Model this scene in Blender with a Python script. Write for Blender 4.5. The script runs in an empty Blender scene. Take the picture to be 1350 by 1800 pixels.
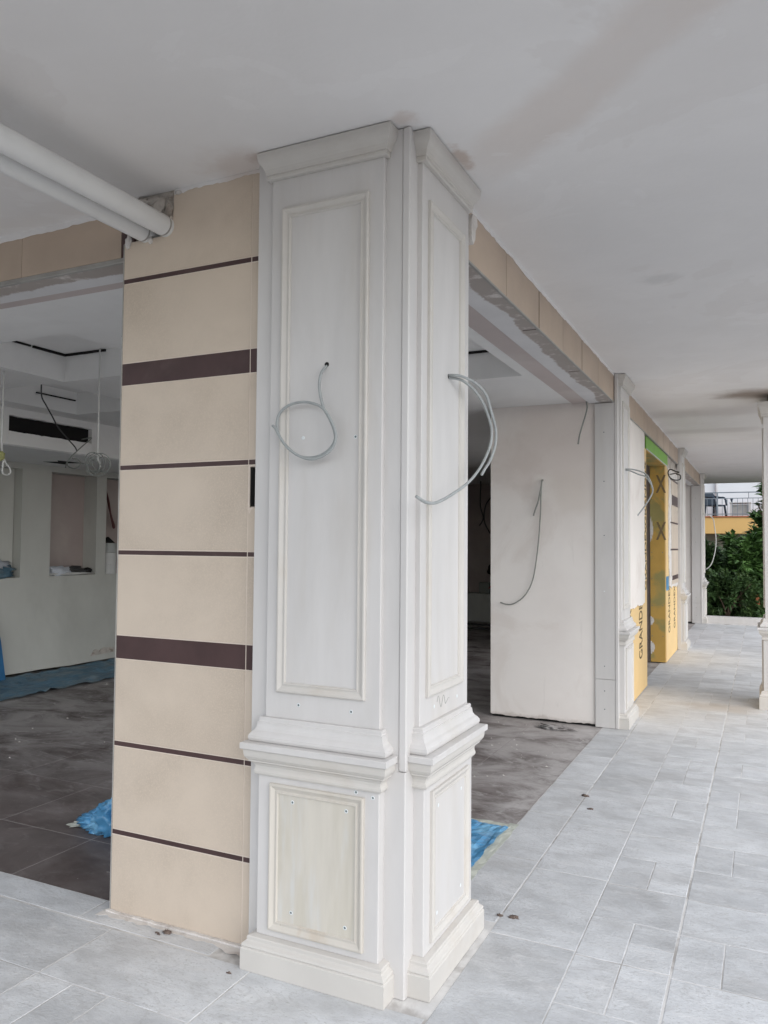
import bpy, bmesh, math, random
from mathutils import Vector, Matrix, noise
random.seed(7)
R = math.radians
scene = bpy.context.scene
COL = scene.collection

# ------------------------------------------------------------------ camera, sky, sun, exposure
cam_d = bpy.data.cameras.new('camera')
cam = bpy.data.objects.new('camera', cam_d)
COL.objects.link(cam)
cam_d.sensor_fit = 'VERTICAL'
cam_d.sensor_height = 24.0
cam_d.lens = 24.0 * 1388.25 / 1800.0
cam_d.clip_start = 0.05
cam_d.clip_end = 800
yaw, pitch, roll = R(25.6395), R(2.3111), R(0.4636)
fw = Vector((-math.sin(yaw) * math.cos(pitch), math.cos(yaw) * math.cos(pitch), math.sin(pitch)))
r0 = Vector((math.cos(yaw), math.sin(yaw), 0))
u0 = r0.cross(fw)
rv = math.cos(roll) * r0 + math.sin(roll) * u0
uv = -math.sin(roll) * r0 + math.cos(roll) * u0
m = Matrix((rv, uv, -fw)).transposed().to_4x4()
m.translation = Vector((1.1040, -2.4830, 1.5320))
cam.matrix_world = m
scene.camera = cam

SUN_EL, SUN_AZ = 40.0, 122.0          # azimuth measured from +Y towards +X
w = bpy.data.worlds.new('World')
scene.world = w
w.use_nodes = True
wn, wl = w.node_tree.nodes, w.node_tree.links
wn.clear()
sky = wn.new('ShaderNodeTexSky')
sky.sky_type = 'NISHITA'
sky.sun_disc = False
sky.sun_elevation = R(SUN_EL)
sky.sun_rotation = R(SUN_AZ)
sky.air_density = 1.0
sky.dust_density = 1.0
hs = wn.new('ShaderNodeHueSaturation')
hs.inputs['Saturation'].default_value = 0.38
bgn = wn.new('ShaderNodeBackground')
bgn.inputs['Strength'].default_value = 0.15
wo = wn.new('ShaderNodeOutputWorld')
wl.new(sky.outputs[0], hs.inputs['Color'])
wl.new(hs.outputs[0], bgn.inputs['Color'])
wl.new(bgn.outputs[0], wo.inputs['Surface'])

sd = bpy.data.lights.new('sun', 'SUN')
sd.energy = 1.0
sd.angle = R(80)
sd.color = (1.0, 0.985, 0.96)
sun = bpy.data.objects.new('sun', sd)
COL.objects.link(sun)
sdir = Vector((math.sin(R(SUN_AZ)) * math.cos(R(SUN_EL)), math.cos(R(SUN_AZ)) * math.cos(R(SUN_EL)), math.sin(R(SUN_EL))))
sun.rotation_euler = sdir.to_track_quat('Z', 'Y').to_euler()

scene.view_settings.view_transform = 'Standard'
scene.view_settings.look = 'None'
scene.view_settings.gamma = 1.0
scene.view_settings.use_curve_mapping = False
scene.view_settings.exposure = 0.77
scene.render.engine = 'CYCLES'
scene.cycles.max_bounces = 10
scene.cycles.diffuse_bounces = 7
scene.cycles.glossy_bounces = 3
scene.cycles.use_denoising = True
scene.cycles.sample_clamp_indirect = 8

# ------------------------------------------------------------------ materials
def nmix(nt, a, b, fac):
    n = nt.nodes.new('ShaderNodeMix')
    n.data_type = 'RGBA'
    for src, i in ((fac, 0), (a, 6), (b, 7)):
        if hasattr(src, 'links') or hasattr(src, 'is_linked'):
            nt.links.new(src, n.inputs[i])
        elif isinstance(src, (int, float)):
            n.inputs[i].default_value = src
        else:
            n.inputs[i].default_value = (*src, 1)
    return n.outputs[2]

def nmath(nt, op, a, b=None, clamp=False):
    n = nt.nodes.new('ShaderNodeMath')
    n.operation = op
    n.use_clamp = clamp
    for i, s in enumerate((a, b)):
        if s is None:
            continue
        if hasattr(s, 'is_linked'):
            nt.links.new(s, n.inputs[i])
        else:
            n.inputs[i].default_value = s
    return n.outputs[0]

def nrange(nt, v, a, b, c=0.0, d=1.0):
    n = nt.nodes.new('ShaderNodeMapRange')
    n.interpolation_type = 'SMOOTHSTEP'
    nt.links.new(v, n.inputs[0])
    for i, x in enumerate((a, b, c, d)):
        n.inputs[i + 1].default_value = x
    return n.outputs[0]

def nnoise(nt, vec, scale, detail=5, rough=0.55, dist=0.0):
    n = nt.nodes.new('ShaderNodeTexNoise')
    n.inputs['Scale'].default_value = scale
    n.inputs['Detail'].default_value = detail
    n.inputs['Roughness'].default_value = rough
    n.inputs['Distortion'].default_value = dist
    nt.links.new(vec, n.inputs['Vector'])
    return n.outputs[0]

def nvec(nt, stretch=(1, 1, 1), rnd=0):
    g = nt.nodes.new('ShaderNodeNewGeometry')
    v = g.outputs['Position']
    if rnd:
        oi = nt.nodes.new('ShaderNodeObjectInfo')
        a = nt.nodes.new('ShaderNodeVectorMath')
        a.operation = 'MULTIPLY_ADD'
        a.inputs[0].default_value = (37.0, 53.0, 91.0)
        nt.links.new(oi.outputs['Random'], a.inputs[1])
        nt.links.new(v, a.inputs[2])
        v = a.outputs[0]
    mp = nt.nodes.new('ShaderNodeMapping')
    mp.inputs['Scale'].default_value = stretch
    nt.links.new(v, mp.inputs['Vector'])
    return mp.outputs[0]

def M(name, col, rough=0.6, var=0.08, scale=3.0, col2=None, c2=(2.0, 0.5, 0.72), c2amt=1.0, bump=0.15, bscale=70.0,
      bdist=0.002, stretch=(1, 1, 1), rnd=0.0, spec=0.35, metal=0.0, speck=None, extra=None):
    mt = bpy.data.materials.new(name)
    mt.use_nodes = True
    nt = mt.node_tree
    b = nt.nodes['Principled BSDF']
    b.inputs['Roughness'].default_value = rough
    b.inputs['Specular IOR Level'].default_value = spec
    b.inputs['Metallic'].default_value = metal
    v = nvec(nt, stretch, 1 if rnd else 0)
    c = nt.nodes.new('ShaderNodeRGB')
    c.outputs[0].default_value = (*col, 1)
    c = c.outputs[0]
    if col2:
        f = nrange(nt, nnoise(nt, v, c2[0], 6, 0.6, 0.4), c2[1], c2[2], 0.0, c2amt)
        c = nmix(nt, c, col2, f)
    if var:
        f = nrange(nt, nnoise(nt, v, scale, 8, 0.62, 0.2), 0.25, 0.75, 1 - var, 1 + var)
        if rnd:
            oi = nt.nodes.new('ShaderNodeObjectInfo')
            f = nmath(nt, 'MULTIPLY', f, nrange(nt, oi.outputs['Random'], 0.0, 1.0, 1 - rnd, 1 + rnd))
        n = nt.nodes.new('ShaderNodeVectorMath')
        n.operation = 'SCALE'
        nt.links.new(c, n.inputs[0])
        nt.links.new(f, n.inputs['Scale'])
        c = n.outputs[0]
    if speck:                                   # (colour, scale, lo, hi)
        f = nrange(nt, nnoise(nt, v, speck[1], 3, 0.7), speck[2], speck[3])
        c = nmix(nt, c, speck[0], f)
    if extra:
        c = extra(nt, c)
    nt.links.new(c, b.inputs['Base Color'])
    if bump:
        bn = nt.nodes.new('ShaderNodeBump')
        bn.inputs['Strength'].default_value = bump
        bn.inputs['Distance'].default_value = bdist
        nt.links.new(nnoise(nt, v, bscale, 6, 0.65), bn.inputs['Height'])
        nt.links.new(bn.outputs[0], b.inputs['Normal'])
    return mt

def sep(nt):
    g = nt.nodes.new('ShaderNodeNewGeometry')
    s = nt.nodes.new('ShaderNodeSeparateXYZ')
    nt.links.new(g.outputs['Position'], s.inputs[0])
    return s.outputs, g.outputs['Position']

def spot(nt, c, ctr, rad, col, amt, sx=1.0, sy=1.0, sz=1.0):
    (X, Y, Z), pos = sep(nt)
    dx = nmath(nt, 'MULTIPLY', nmath(nt, 'SUBTRACT', X, ctr[0]), sx)
    dy = nmath(nt, 'MULTIPLY', nmath(nt, 'SUBTRACT', Y, ctr[1]), sy)
    dz = nmath(nt, 'MULTIPLY', nmath(nt, 'SUBTRACT', Z, ctr[2]), sz)
    d2 = nmath(nt, 'ADD', nmath(nt, 'ADD', nmath(nt, 'MULTIPLY', dx, dx), nmath(nt, 'MULTIPLY', dy, dy)), nmath(nt, 'MULTIPLY', dz, dz))
    d = nmath(nt, 'SQRT', d2)
    n = nmath(nt, 'MULTIPLY', nmath(nt, 'SUBTRACT', nnoise(nt, pos, 6.0 / max(rad, 0.05) * 0.25, 5), 0.5), rad * 1.2)
    f = nrange(nt, nmath(nt, 'ADD', d, n), rad * 0.15, rad, amt, 0.0)
    return nmix(nt, c, col, f)

def ceil_extra(nt, c):
    (X, Y, Z), pos = sep(nt)
    # brownish band of bare filler running towards the corner pilaster
    d = nmath(nt, 'ADD', nmath(nt, 'ADD', nmath(nt, 'MULTIPLY', X, 0.664), nmath(nt, 'MULTIPLY', Y, 0.747)), -0.40)
    t = nmath(nt, 'ADD', nmath(nt, 'MULTIPLY', X, 0.747), nmath(nt, 'MULTIPLY', Y, -0.664))
    nn = nmath(nt, 'MULTIPLY', nmath(nt, 'SUBTRACT', nnoise(nt, pos, 3.0, 6, 0.6), 0.5), 0.16)
    f = nrange(nt, nmath(nt, 'ABSOLUTE', nmath(nt, 'ADD', d, nn)), 0.06, 0.17, 0.36, 0.0)
    f = nmath(nt, 'MULTIPLY', f, nrange(nt, t, -0.45, 0.15))
    c = nmix(nt, c, (0.60, 0.50, 0.435), f)
    pn = nnoise(nt, pos, 0.9, 7, 0.55, 0.6)
    c = nmix(nt, c, (0.72, 0.69, 0.67), nrange(nt, pn, 0.555, 0.57, 0, 0.28))
    c = nmix(nt, c, (0.86, 0.85, 0.845), nrange(nt, nnoise(nt, pos, 1.7, 8, 0.6, 0.9), 0.60, 0.612, 0, 0.22))
    c = spot(nt, c, (0.085, 0.30, 3), 0.06, (0.42, 0.29, 0.21), 0.55, 1.3, 0.40)
    c = spot(nt, c, (0.0, -0.05, 3), 0.07, (0.54, 0.44, 0.38), 0.5)
    c = spot(nt, c, (-0.72, 0.0, 3), 0.2, (0.60, 0.52, 0.47), 0.6)
    c = spot(nt, c, (-0.62, -0.03, 3), 0.06, (0.46, 0.36, 0.31), 0.5)
    c = spot(nt, c, (0.61, 2.03, 3), 0.16, (0.56, 0.55, 0.54), 0.4, 1, 1.4)
    c = spot(nt, c, (1.12, 5.85, 3), 0.6, (0.24, 0.18, 0.14), 0.8, 0.9, 1.7)  # column's shadow on the ceiling, painted in as a brown smudge
    c = spot(nt, c, (0.5, 8.3, 3), 0.9, (0.52, 0.49, 0.48), 0.45, 0.8, 2.6)  # shadows of the uneven ceiling painted in as a grey band
    c = spot(nt, c, (0.5, 6.8, 3), 1.0, (0.5, 0.46, 0.45), 0.45, 1.0, 2.2)
    return c

def soffit_extra(axis, edge):
    # bare tile adhesive near the outer edge, white paint brushed over the rest with a ragged line
    def f(nt, c):
        o, pos = sep(nt)
        nn = nmath(nt, 'MULTIPLY', nmath(nt, 'SUBTRACT', nnoise(nt, pos, 1.4, 10, 0.74), 0.5), 0.22)
        k = nmath(nt, 'ADD', o[axis], nn)
        if axis == 0:
            fac = nrange(nt, k, edge - 0.008, edge + 0.008)
        else:
            fac = nrange(nt, k, edge - 0.008, edge + 0.008, 1.0, 0.0)
        dirt = nmix(nt, (0.42, 0.375, 0.345), (0.68, 0.64, 0.61), nrange(nt, nnoise(nt, pos, 9, 7, 0.65), 0.52, 0.68))
        return nmix(nt, c, dirt, fac)
    return f

def floor_dust_shade(nt, c):
    (X, Y, Z), pos = sep(nt)
    mp = nt.nodes.new('ShaderNodeMapping')
    mp.inputs['Scale'].default_value = (1.0, 3.0, 1)
    mp.inputs['Rotation'].default_value = (0, 0, R(38))
    nt.links.new(pos, mp.inputs['Vector'])
    sc1 = nrange(nt, nnoise(nt, mp.outputs[0], 3.2, 9, 0.72, 1.2), 0.50, 0.72, 0, 0.6)
    c = nmix(nt, c, (0.70, 0.70, 0.70), sc1)
    sc2 = nrange(nt, nnoise(nt, pos, 1.1, 7, 0.62, 0.5), 0.50, 0.72, 0, 0.32)
    c = nmix(nt, c, (0.46, 0.45, 0.44), sc2)
    sc3 = nrange(nt, nnoise(nt, pos, 150, 2, 0.5), 0.70, 0.74, 0, 0.5)
    c = nmix(nt, c, (0.33, 0.31, 0.30), nmath(nt, 'MULTIPLY', sc3, 0.5))
    oi = nt.nodes.new('ShaderNodeObjectInfo')
    off = nt.nodes.new('ShaderNodeVectorMath')
    off.operation = 'MULTIPLY_ADD'
    off.inputs[0].default_value = (17.0, 29.0, 0.0)
    nt.links.new(oi.outputs['Random'], off.inputs[1])
    nt.links.new(mp.outputs[0], off.inputs[2])
    rid = nmath(nt, 'ABSOLUTE', nmath(nt, 'SUBTRACT', nnoise(nt, off.outputs[0], 2.4, 6, 0.62, 0.9), 0.5))
    vein = nrange(nt, rid, 0.0, 0.022, 0.26, 0.0)
    c = nmix(nt, c, (0.36, 0.35, 0.345), vein)
    pit = nrange(nt, nnoise(nt, off.outputs[0], 42, 5, 0.8), 0.60, 0.70, 0, 0.5)
    area = nrange(nt, nnoise(nt, off.outputs[0], 2.0, 3, 0.5), 0.45, 0.62)
    c = nmix(nt, c, (0.37, 0.355, 0.35), nmath(nt, 'MULTIPLY', pit, area))
    c = spot(nt, c, (0.35, 5.2, 0), 1.3, (0.64, 0.60, 0.54), 0.22, 1.0, 0.8)
    c = spot(nt, c, (0.75, 5.75, 0), 0.5, (0.50, 0.42, 0.33), 0.5, 0.9, 1.6)  # column's shadow on the paving, painted as a brownish patch
    c = spot(nt, c, (0.25, 9.0, 0), 1.3, (0.64, 0.60, 0.54), 0.22, 1.2, 0.8)
    return c

def dark_floor_extra(nt, c):
    (X, Y, Z), pos = sep(nt)
    mp = nt.nodes.new('ShaderNodeMapping')
    mp.inputs['Scale'].default_value = (0.95, 1.5, 1)
    mp.inputs['Rotation'].default_value = (0, 0, R(35))
    nt.links.new(pos, mp.inputs['Vector'])
    n1 = nrange(nt, nnoise(nt, mp.outputs[0], 1.6, 9, 0.68, 0.6), 0.32, 0.62, 0, 0.92)
    far = nrange(nt, Y, 0.5, 2.6, 0.18, 1.0)
    c = nmix(nt, c, (0.42, 0.395, 0.385), nmath(nt, 'MULTIPLY', n1, far))
    n2 = nrange(nt, nnoise(nt, mp.outputs[0], 6.5, 8, 0.7, 0.8), 0.52, 0.66, 0, 0.8)
    c = nmix(nt, c, (0.42, 0.40, 0.39), nmath(nt, 'MULTIPLY', n2, far))
    n3 = nrange(nt, nnoise(nt, pos, 38, 4, 0.7), 0.70, 0.74, 0, 0.85)
    c = nmix(nt, c, (0.6, 0.58, 0.56), n3)
    # white dust dragged along the threshold
    e = nrange(nt, nmath(nt, 'ADD', nmath(nt, 'ABSOLUTE', nmath(nt, 'ADD', X, 0.2)), nmath(nt, 'MULTIPLY', nnoise(nt, pos, 7, 6, 0.7), 0.35)), 0.16, 0.42, 0.85, 0.0)
    brk = nrange(nt, nnoise(nt, pos, 4.5, 9, 0.75, 1.5), 0.40, 0.62, 0.15, 1.0)
    c = nmix(nt, c, (0.50, 0.48, 0.47), nmath(nt, 'MULTIPLY', e, brk))
    return c

def skin_extra(nt, c):
    (X, Y, Z), pos = sep(nt)
    n1 = nrange(nt, nnoise(nt, pos, 1.3, 8, 0.66, 0.8), 0.50, 0.64, 0, 0.45)
    c = nmix(nt, c, (0.66, 0.60, 0.555), n1)
    mp = nt.nodes.new('ShaderNodeMapping')
    mp.inputs['Scale'].default_value = (5, 5, 0.8)
    nt.links.new(pos, mp.inputs['Vector'])
    n2 = nrange(nt, nnoise(nt, mp.outputs[0], 2.0, 8, 0.7, 0.4), 0.60, 0.72, 0, 0.35)
    c = nmix(nt, c, (0.60, 0.56, 0.53), n2)
    c = nmix(nt, c, (0.42, 0.37, 0.33), nrange(nt, nmath(nt, 'ADD', Z, nmath(nt, 'MULTIPLY', nnoise(nt, pos, 9, 6, 0.7), 0.09)), 0.055, 0.10, 0.6, 0.0))
    c = spot(nt, c, (-0.6, 4.4, 2.3), 0.9, (0.62, 0.54, 0.50), 0.6)
    c = spot(nt, c, (-0.66, 4.4, 2.05), 0.16, (0.80, 0.76, 0.72), 0.8)
    c = spot(nt, c, (-0.4, 4.4, 2.0), 0.3, (0.66, 0.60, 0.54), 0.5)
    return c

MARBLE = M('white_marble', (0.60, 0.583, 0.57), 0.42, 0.06, 2.0, (0.55, 0.52, 0.485), (1.6, 0.5, 0.75), 0.7, 0.05, 40, 0.001,
           stretch=(2.5, 2.5, 0.55), speck=((0.42, 0.36, 0.30), 55, 0.76, 0.80))
MARBLE_Y = M('yellowed_marble', (0.575, 0.54, 0.485), 0.4, 0.05, 2.0, (0.50, 0.42, 0.33), (3.2, 0.52, 0.74), 0.8, 0.05, 40, 0.001,
             stretch=(2.5, 2.5, 0.6), speck=((0.36, 0.28, 0.21), 45, 0.74, 0.79))
MARBLE_M = M('moulded_marble', (0.585, 0.56, 0.525), 0.42, 0.06, 2.0, (0.51, 0.46, 0.40), (2.0, 0.5, 0.75), 0.7, 0.06, 50, 0.001,
             stretch=(1.2, 1.2, 1.2), speck=((0.38, 0.30, 0.22), 60, 0.75, 0.79))
MARBLE_P = M('streaked_marble', (0.59, 0.555, 0.49), 0.36, 0.05, 3.0, (0.52, 0.485, 0.41), (1.7, 0.44, 0.66), 0.7, 0.04, 40, 0.001,
             stretch=(7, 7, 0.9), speck=((0.60, 0.595, 0.575), 2.0, 0.50, 0.75))
BEIGE = M('beige_tile', (0.595, 0.505, 0.415), 0.5, 0.07, 2.2, (0.515, 0.432, 0.35), (1.5, 0.42, 0.66), 0.85, 0.12, 120, 0.001, rnd=0.035,
          speck=((0.62, 0.525, 0.425), 160, 0.4, 0.8))
BEIGE_SHADE = M('shaded_beam_tile', (0.50, 0.40, 0.315), 0.5, 0.08, 2.2, (0.45, 0.355, 0.28), (1.7, 0.42, 0.68), 0.7, 0.1, 120, 0.001, rnd=0.03)  # the beige tile again, with the browner shade under the ceiling in its colour
BROWN = M('dark_brown_tile', (0.066, 0.036, 0.035), 0.45, 0.15, 6, (0.092, 0.060, 0.056), (5, 0.5, 0.75), 0.8, 0.05, 80, 0.001, rnd=0.08)
GROUT = M('cream_grout', (0.66, 0.57, 0.49), 0.9, 0.08, 10, bump=0.3)
PAVE = M('grey_stone_tile', (0.565, 0.578, 0.592), 0.62, 0.14, 5.0, (0.475, 0.48, 0.485), (2.6, 0.47, 0.70), 0.9, 0.8, 55, 0.004,
         stretch=(1, 1.5, 1), rnd=0.085, speck=((0.45, 0.455, 0.45), 70, 0.54, 0.72), extra=floor_dust_shade)
PAVE_GROUT = M('white_grout', (0.64, 0.63, 0.615), 0.9, 0.12, 8, (0.36, 0.34, 0.32), (3.5, 0.46, 0.6), 0.85, 0.3, 60)
DARK = M('dark_floor_tile', (0.095, 0.074, 0.069), 0.55, 0.2, 4, (0.14, 0.115, 0.11), (2, 0.45, 0.7), 0.8, 0.2, 60, 0.002, rnd=0.06, extra=dark_floor_extra)
DARK_GROUT = M('dusty_grout', (0.34, 0.31, 0.30), 0.9, 0.15, 8)
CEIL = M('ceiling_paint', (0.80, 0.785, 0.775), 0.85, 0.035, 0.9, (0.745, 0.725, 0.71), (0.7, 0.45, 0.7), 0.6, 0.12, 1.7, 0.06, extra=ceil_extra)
CEIL_IN = M('interior_ceiling_paint', (0.84, 0.835, 0.82), 0.9, 0.05, 0.8, (0.72, 0.71, 0.70), (0.8, 0.45, 0.7), 0.7, 0.1, 3, 0.02)
PINK = M('bare_plaster', (0.56, 0.49, 0.47), 0.9, 0.06, 1.5, (0.62, 0.57, 0.54), (1.2, 0.45, 0.7), 0.8, 0.1, 20, 0.004)
SKIN = M('skimmed_plaster', (0.80, 0.76, 0.725), 0.85, 0.04, 1.2, (0.75, 0.70, 0.665), (0.9, 0.45, 0.7), 0.7, 0.08, 15, 0.004, extra=skin_extra)
GREYPL = M('grey_green_plaster', (0.545, 0.545, 0.51), 0.85, 0.06, 1.3, (0.43, 0.43, 0.40), (0.9, 0.45, 0.7), 0.8, 0.1, 15, 0.004,
           stretch=(1, 1, 0.5))
NICHE = M('brownish_plaster', (0.40, 0.335, 0.315), 0.9, 0.06, 1.3, (0.46, 0.40, 0.375), (1.5, 0.45, 0.7), 0.8)
SMEAR = M('raw_white_filler', (0.66, 0.63, 0.60), 0.9, 0.1, 12, (0.46, 0.41, 0.37), (14, 0.5, 0.7), 0.7, 0.5, 45, 0.006)
MORTAR = M('cement_mortar', (0.50, 0.46, 0.42), 0.95, 0.2, 14, (0.30, 0.25, 0.21), (11, 0.5, 0.65), 0.9, 0.8, 50, 0.008)
TRIM = M('grey_metal_trim', (0.34, 0.33, 0.31), 0.5, 0.12, 10, metal=0.0)
SOF_R = M('soffit_paint_right', (0.72, 0.71, 0.71), 0.85, 0.06, 3, extra=soffit_extra(0, -0.135))
SOF_L = M('soffit_paint_left', (0.72, 0.71, 0.71), 0.85, 0.06, 3, extra=soffit_extra(1, 0.215))
PIPE = M('white_pipe', (0.74, 0.745, 0.74), 0.35, 0.03, 3, (0.62, 0.61, 0.60), (4, 0.55, 0.75), 0.6, 0.03, 20, 0.001)
BLACK = M('black_void', (0.012, 0.011, 0.011), 0.9, 0.1, bump=0)
RUST = M('red_brown_conduit', (0.10, 0.035, 0.03), 0.6, 0.1)
CABLE = M('grey_cable', (0.34, 0.36, 0.36), 0.42, 0.1, 25, (0.34, 0.35, 0.35), (12, 0.5, 0.7), 0.6, 0.05, 30)
CABLE_W = M('white_cable', (0.62, 0.62, 0.60), 0.5, 0.05)
CABLE_D = M('dark_cable', (0.05, 0.05, 0.05), 0.5, 0.05)
CABLE_R = M('maroon_cable', (0.10, 0.03, 0.03), 0.5, 0.05)
CABLE_G = M('dusty_cable', (0.24, 0.25, 0.23), 0.5, 0.08)
YELLOW_TAPE = M('yellow_tape', (0.36, 0.36, 0.15), 0.5, 0.05)
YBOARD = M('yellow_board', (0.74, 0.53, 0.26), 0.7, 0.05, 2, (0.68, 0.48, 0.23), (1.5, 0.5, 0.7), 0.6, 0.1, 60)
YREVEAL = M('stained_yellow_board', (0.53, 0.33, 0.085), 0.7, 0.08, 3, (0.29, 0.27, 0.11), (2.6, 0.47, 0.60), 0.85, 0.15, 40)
GREEN = M('green_board', (0.20, 0.42, 0.07), 0.6, 0.08, 4, bump=0.05)
INK = M('dark_ink', (0.12, 0.085, 0.035), 0.7, 0.1, bump=0)
INK_X = M('faded_ink', (0.20, 0.145, 0.075), 0.7, 0.2, 14, bump=0)
BLUE_PL = M('blue_plastic', (0.085, 0.29, 0.52), 0.3, 0.15, 6, (0.20, 0.43, 0.62), (6, 0.48, 0.66), 0.8, 0.05, 30, 0.002, spec=0.5)
BLUE_DUST = M('dusty_blue_sheet', (0.10, 0.19, 0.26), 0.5, 0.2, 4, (0.18, 0.235, 0.265), (3, 0.45, 0.65), 0.9, 0.4, 12, 0.02)
BLUE_BD = M('blue_board_paint', (0.03, 0.14, 0.30), 0.6, 0.1, 3)
TAPE = M('masking_tape', (0.50, 0.52, 0.46), 0.7, 0.1, 8)
DUSTY = M('cement_dust', (0.40, 0.38, 0.37), 0.95, 0.2, 8, (0.22, 0.20, 0.195), (6, 0.45, 0.65), 0.9, 0.6, 40, 0.006)
PAPER = M('crumpled_paper', (0.52, 0.55, 0.60), 0.8, 0.12, 12)
CARD = M('white_cardboard', (0.55, 0.55, 0.54), 0.8, 0.06, 5)
RED = M('red_print', (0.42, 0.03, 0.04), 0.6, 0.05, bump=0)
TIN = M('grey_tin', (0.36, 0.37, 0.36), 0.45, 0.12, 10)
SOIL = M('garden_soil', (0.11, 0.085, 0.06), 0.95, 0.2, 3)
GROUND = M('outdoor_paving', (0.16, 0.16, 0.158), 0.85, 0.12, 0.8)
BOUNCE_SLAB = M('pale_bounce_slab', (0.46, 0.46, 0.46), 0.8, 0.1, 2)  # for the unseen slab that bounces daylight
WALLB = M('white_render', (0.70, 0.73, 0.76), 0.85, 0.03, 0.7, bump=0.1)
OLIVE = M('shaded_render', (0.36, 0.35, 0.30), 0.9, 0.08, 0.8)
ORANGE = M('yellow_ochre_render', (0.66, 0.42, 0.16), 0.8, 0.04, 0.8)
RAIL = M('grey_iron_rail', (0.20, 0.23, 0.26), 0.5, 0.08)
CHAIRM = M('dark_blue_plastic', (0.02, 0.035, 0.055), 0.4, 0.05)
LEAF = M('mid_green_leaf', (0.095, 0.19, 0.05), 0.5, 0.35, 3, (0.035, 0.085, 0.022), (5, 0.4, 0.6), 0.8, 0, spec=0.4)
LEAF2 = M('dark_green_leaf', (0.05, 0.10, 0.032), 0.5, 0.35, 3, (0.08, 0.13, 0.035), (5, 0.5, 0.68), 0.8, 0, spec=0.4)
BARK = M('brown_bark', (0.10, 0.07, 0.05), 0.9, 0.2, 12, bump=0.5)
TERRA = M('terracotta_post', (0.36, 0.13, 0.06), 0.8, 0.1)
DEBRIS = M('brown_crumb', (0.17, 0.13, 0.11), 0.9, 0.2, 30)
PLUG = M('dark_screw', (0.14, 0.17, 0.175), 0.5, 0.1, bump=0)
PLUG_RIM = M('white_plug_rim', (0.74, 0.77, 0.78), 0.6, 0.05, bump=0)

# ------------------------------------------------------------------ mesh helpers
def link_mesh(name, bm, mat, parent=None, smooth=False, loc=(0, 0, 0)):
    bmesh.ops.recalc_face_normals(bm, faces=bm.faces)
    me = bpy.data.meshes.new(name)
    bm.to_mesh(me)
    bm.free()
    for mt in (mat if isinstance(mat, (list, tuple)) else [mat]):
        me.materials.append(mt)
    if smooth:
        for p in me.polygons:
            p.use_smooth = True
    o = bpy.data.objects.new(name, me)
    COL.objects.link(o)
    o.location = loc
    if parent:
        o.parent = parent
    return o

def thing(name, label, cat, loc=(0, 0, 0), rz=0.0, group=None):
    o = bpy.data.objects.new(name, None)
    o.empty_display_size = 0.1
    COL.objects.link(o)
    o.location = loc
    o.rotation_euler = (0, 0, rz)
    o['label'] = label
    o['category'] = cat
    if group:
        o['group'] = group
    return o

def tag(o, label, cat, group=None):
    o['label'] = label
    o['category'] = cat
    if group:
        o['group'] = group
    return o

def struct(o):
    o['kind'] = 'structure'
    return o

def box(bm, x0, x1, y0, y1, z0, z1, bev=0.0):
    vs = [bm.verts.new((x, y, z)) for z in (z0, z1) for y in (y0, y1) for x in (x0, x1)]
    fs = []
    for a in ((0, 1, 3, 2), (4, 6, 7, 5), (0, 4, 5, 1), (2, 3, 7, 6), (0, 2, 6, 4), (1, 5, 7, 3)):
        fs.append(bm.faces.new([vs[i] for i in a]))
    if bev:
        es = list({e for f in fs for e in f.edges})
        bmesh.ops.bevel(bm, geom=es, offset=bev, segments=1, affect='EDGES', profile=0.5)
    return vs

def boxobj(name, dims, mat, parent=None, bev=0.0):
    bm = bmesh.new()
    box(bm, *dims, bev=bev)
    return link_mesh(name, bm, mat, parent)

def prism(name, pts, axis, a0, a1, mat, parent=None):
    """closed 2-D outline extruded along axis (0:x -> pts are (y,z); 1:y -> (x,z); 2:z -> (x,y))"""
    bm = bmesh.new()
    def co(p, a):
        return (a, p[0], p[1]) if axis == 0 else (p[0], a, p[1]) if axis == 1 else (p[0], p[1], a)
    v0 = [bm.verts.new(co(p, a0)) for p in pts]
    v1 = [bm.verts.new(co(p, a1)) for p in pts]
    n = len(pts)
    f0 = bm.faces.new(v0)
    f1 = bm.faces.new(v1[::-1])
    for i in range(n):
        bm.faces.new((v0[i], v0[(i + 1) % n], v1[(i + 1) % n], v1[i]))
    bm.normal_update()
    bmesh.ops.triangulate(bm, faces=[f0, f1], ngon_method='EAR_CLIP')
    return link_mesh(name, bm, mat, parent)

def strip(name, cols, axis, a0, a1, mat, parent=None):
    """band of quads between a lower and an upper edge, cols = [(u, lo, hi)]; axis as in prism"""
    bm = bmesh.new()
    def co(u, v, a):
        return (a, u, v) if axis == 0 else (u, a, v) if axis == 1 else (u, v, a)
    rows = [[bm.verts.new(co(u, v, a)) for a, v in ((a0, lo), (a0, hi), (a1, hi), (a1, lo))] for u, lo, hi in cols]
    for p, q in zip(rows, rows[1:]):
        for k in range(4):
            bm.faces.new((p[k], p[(k + 1) % 4], q[(k + 1) % 4], q[k]))
    bm.faces.new(rows[0])
    bm.faces.new(rows[-1][::-1])
    return link_mesh(name, bm, mat, parent)

def catmull(pts, n=5):
    P = [Vector(p) for p in pts]
    out = []
    for i in range(len(P) - 1):
        p0, p1, p2, p3 = P[max(i - 1, 0)], P[i], P[i + 1], P[min(i + 2, len(P) - 1)]
        for k in range(n):
            t = k / n
            out.append(0.5 * ((2 * p1) + (p2 - p0) * t + (2 * p0 - 5 * p1 + 4 * p2 - p3) * t * t + (3 * p1 - p0 - 3 * p2 + p3) * t ** 3))
    out.append(P[-1])
    return out

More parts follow.
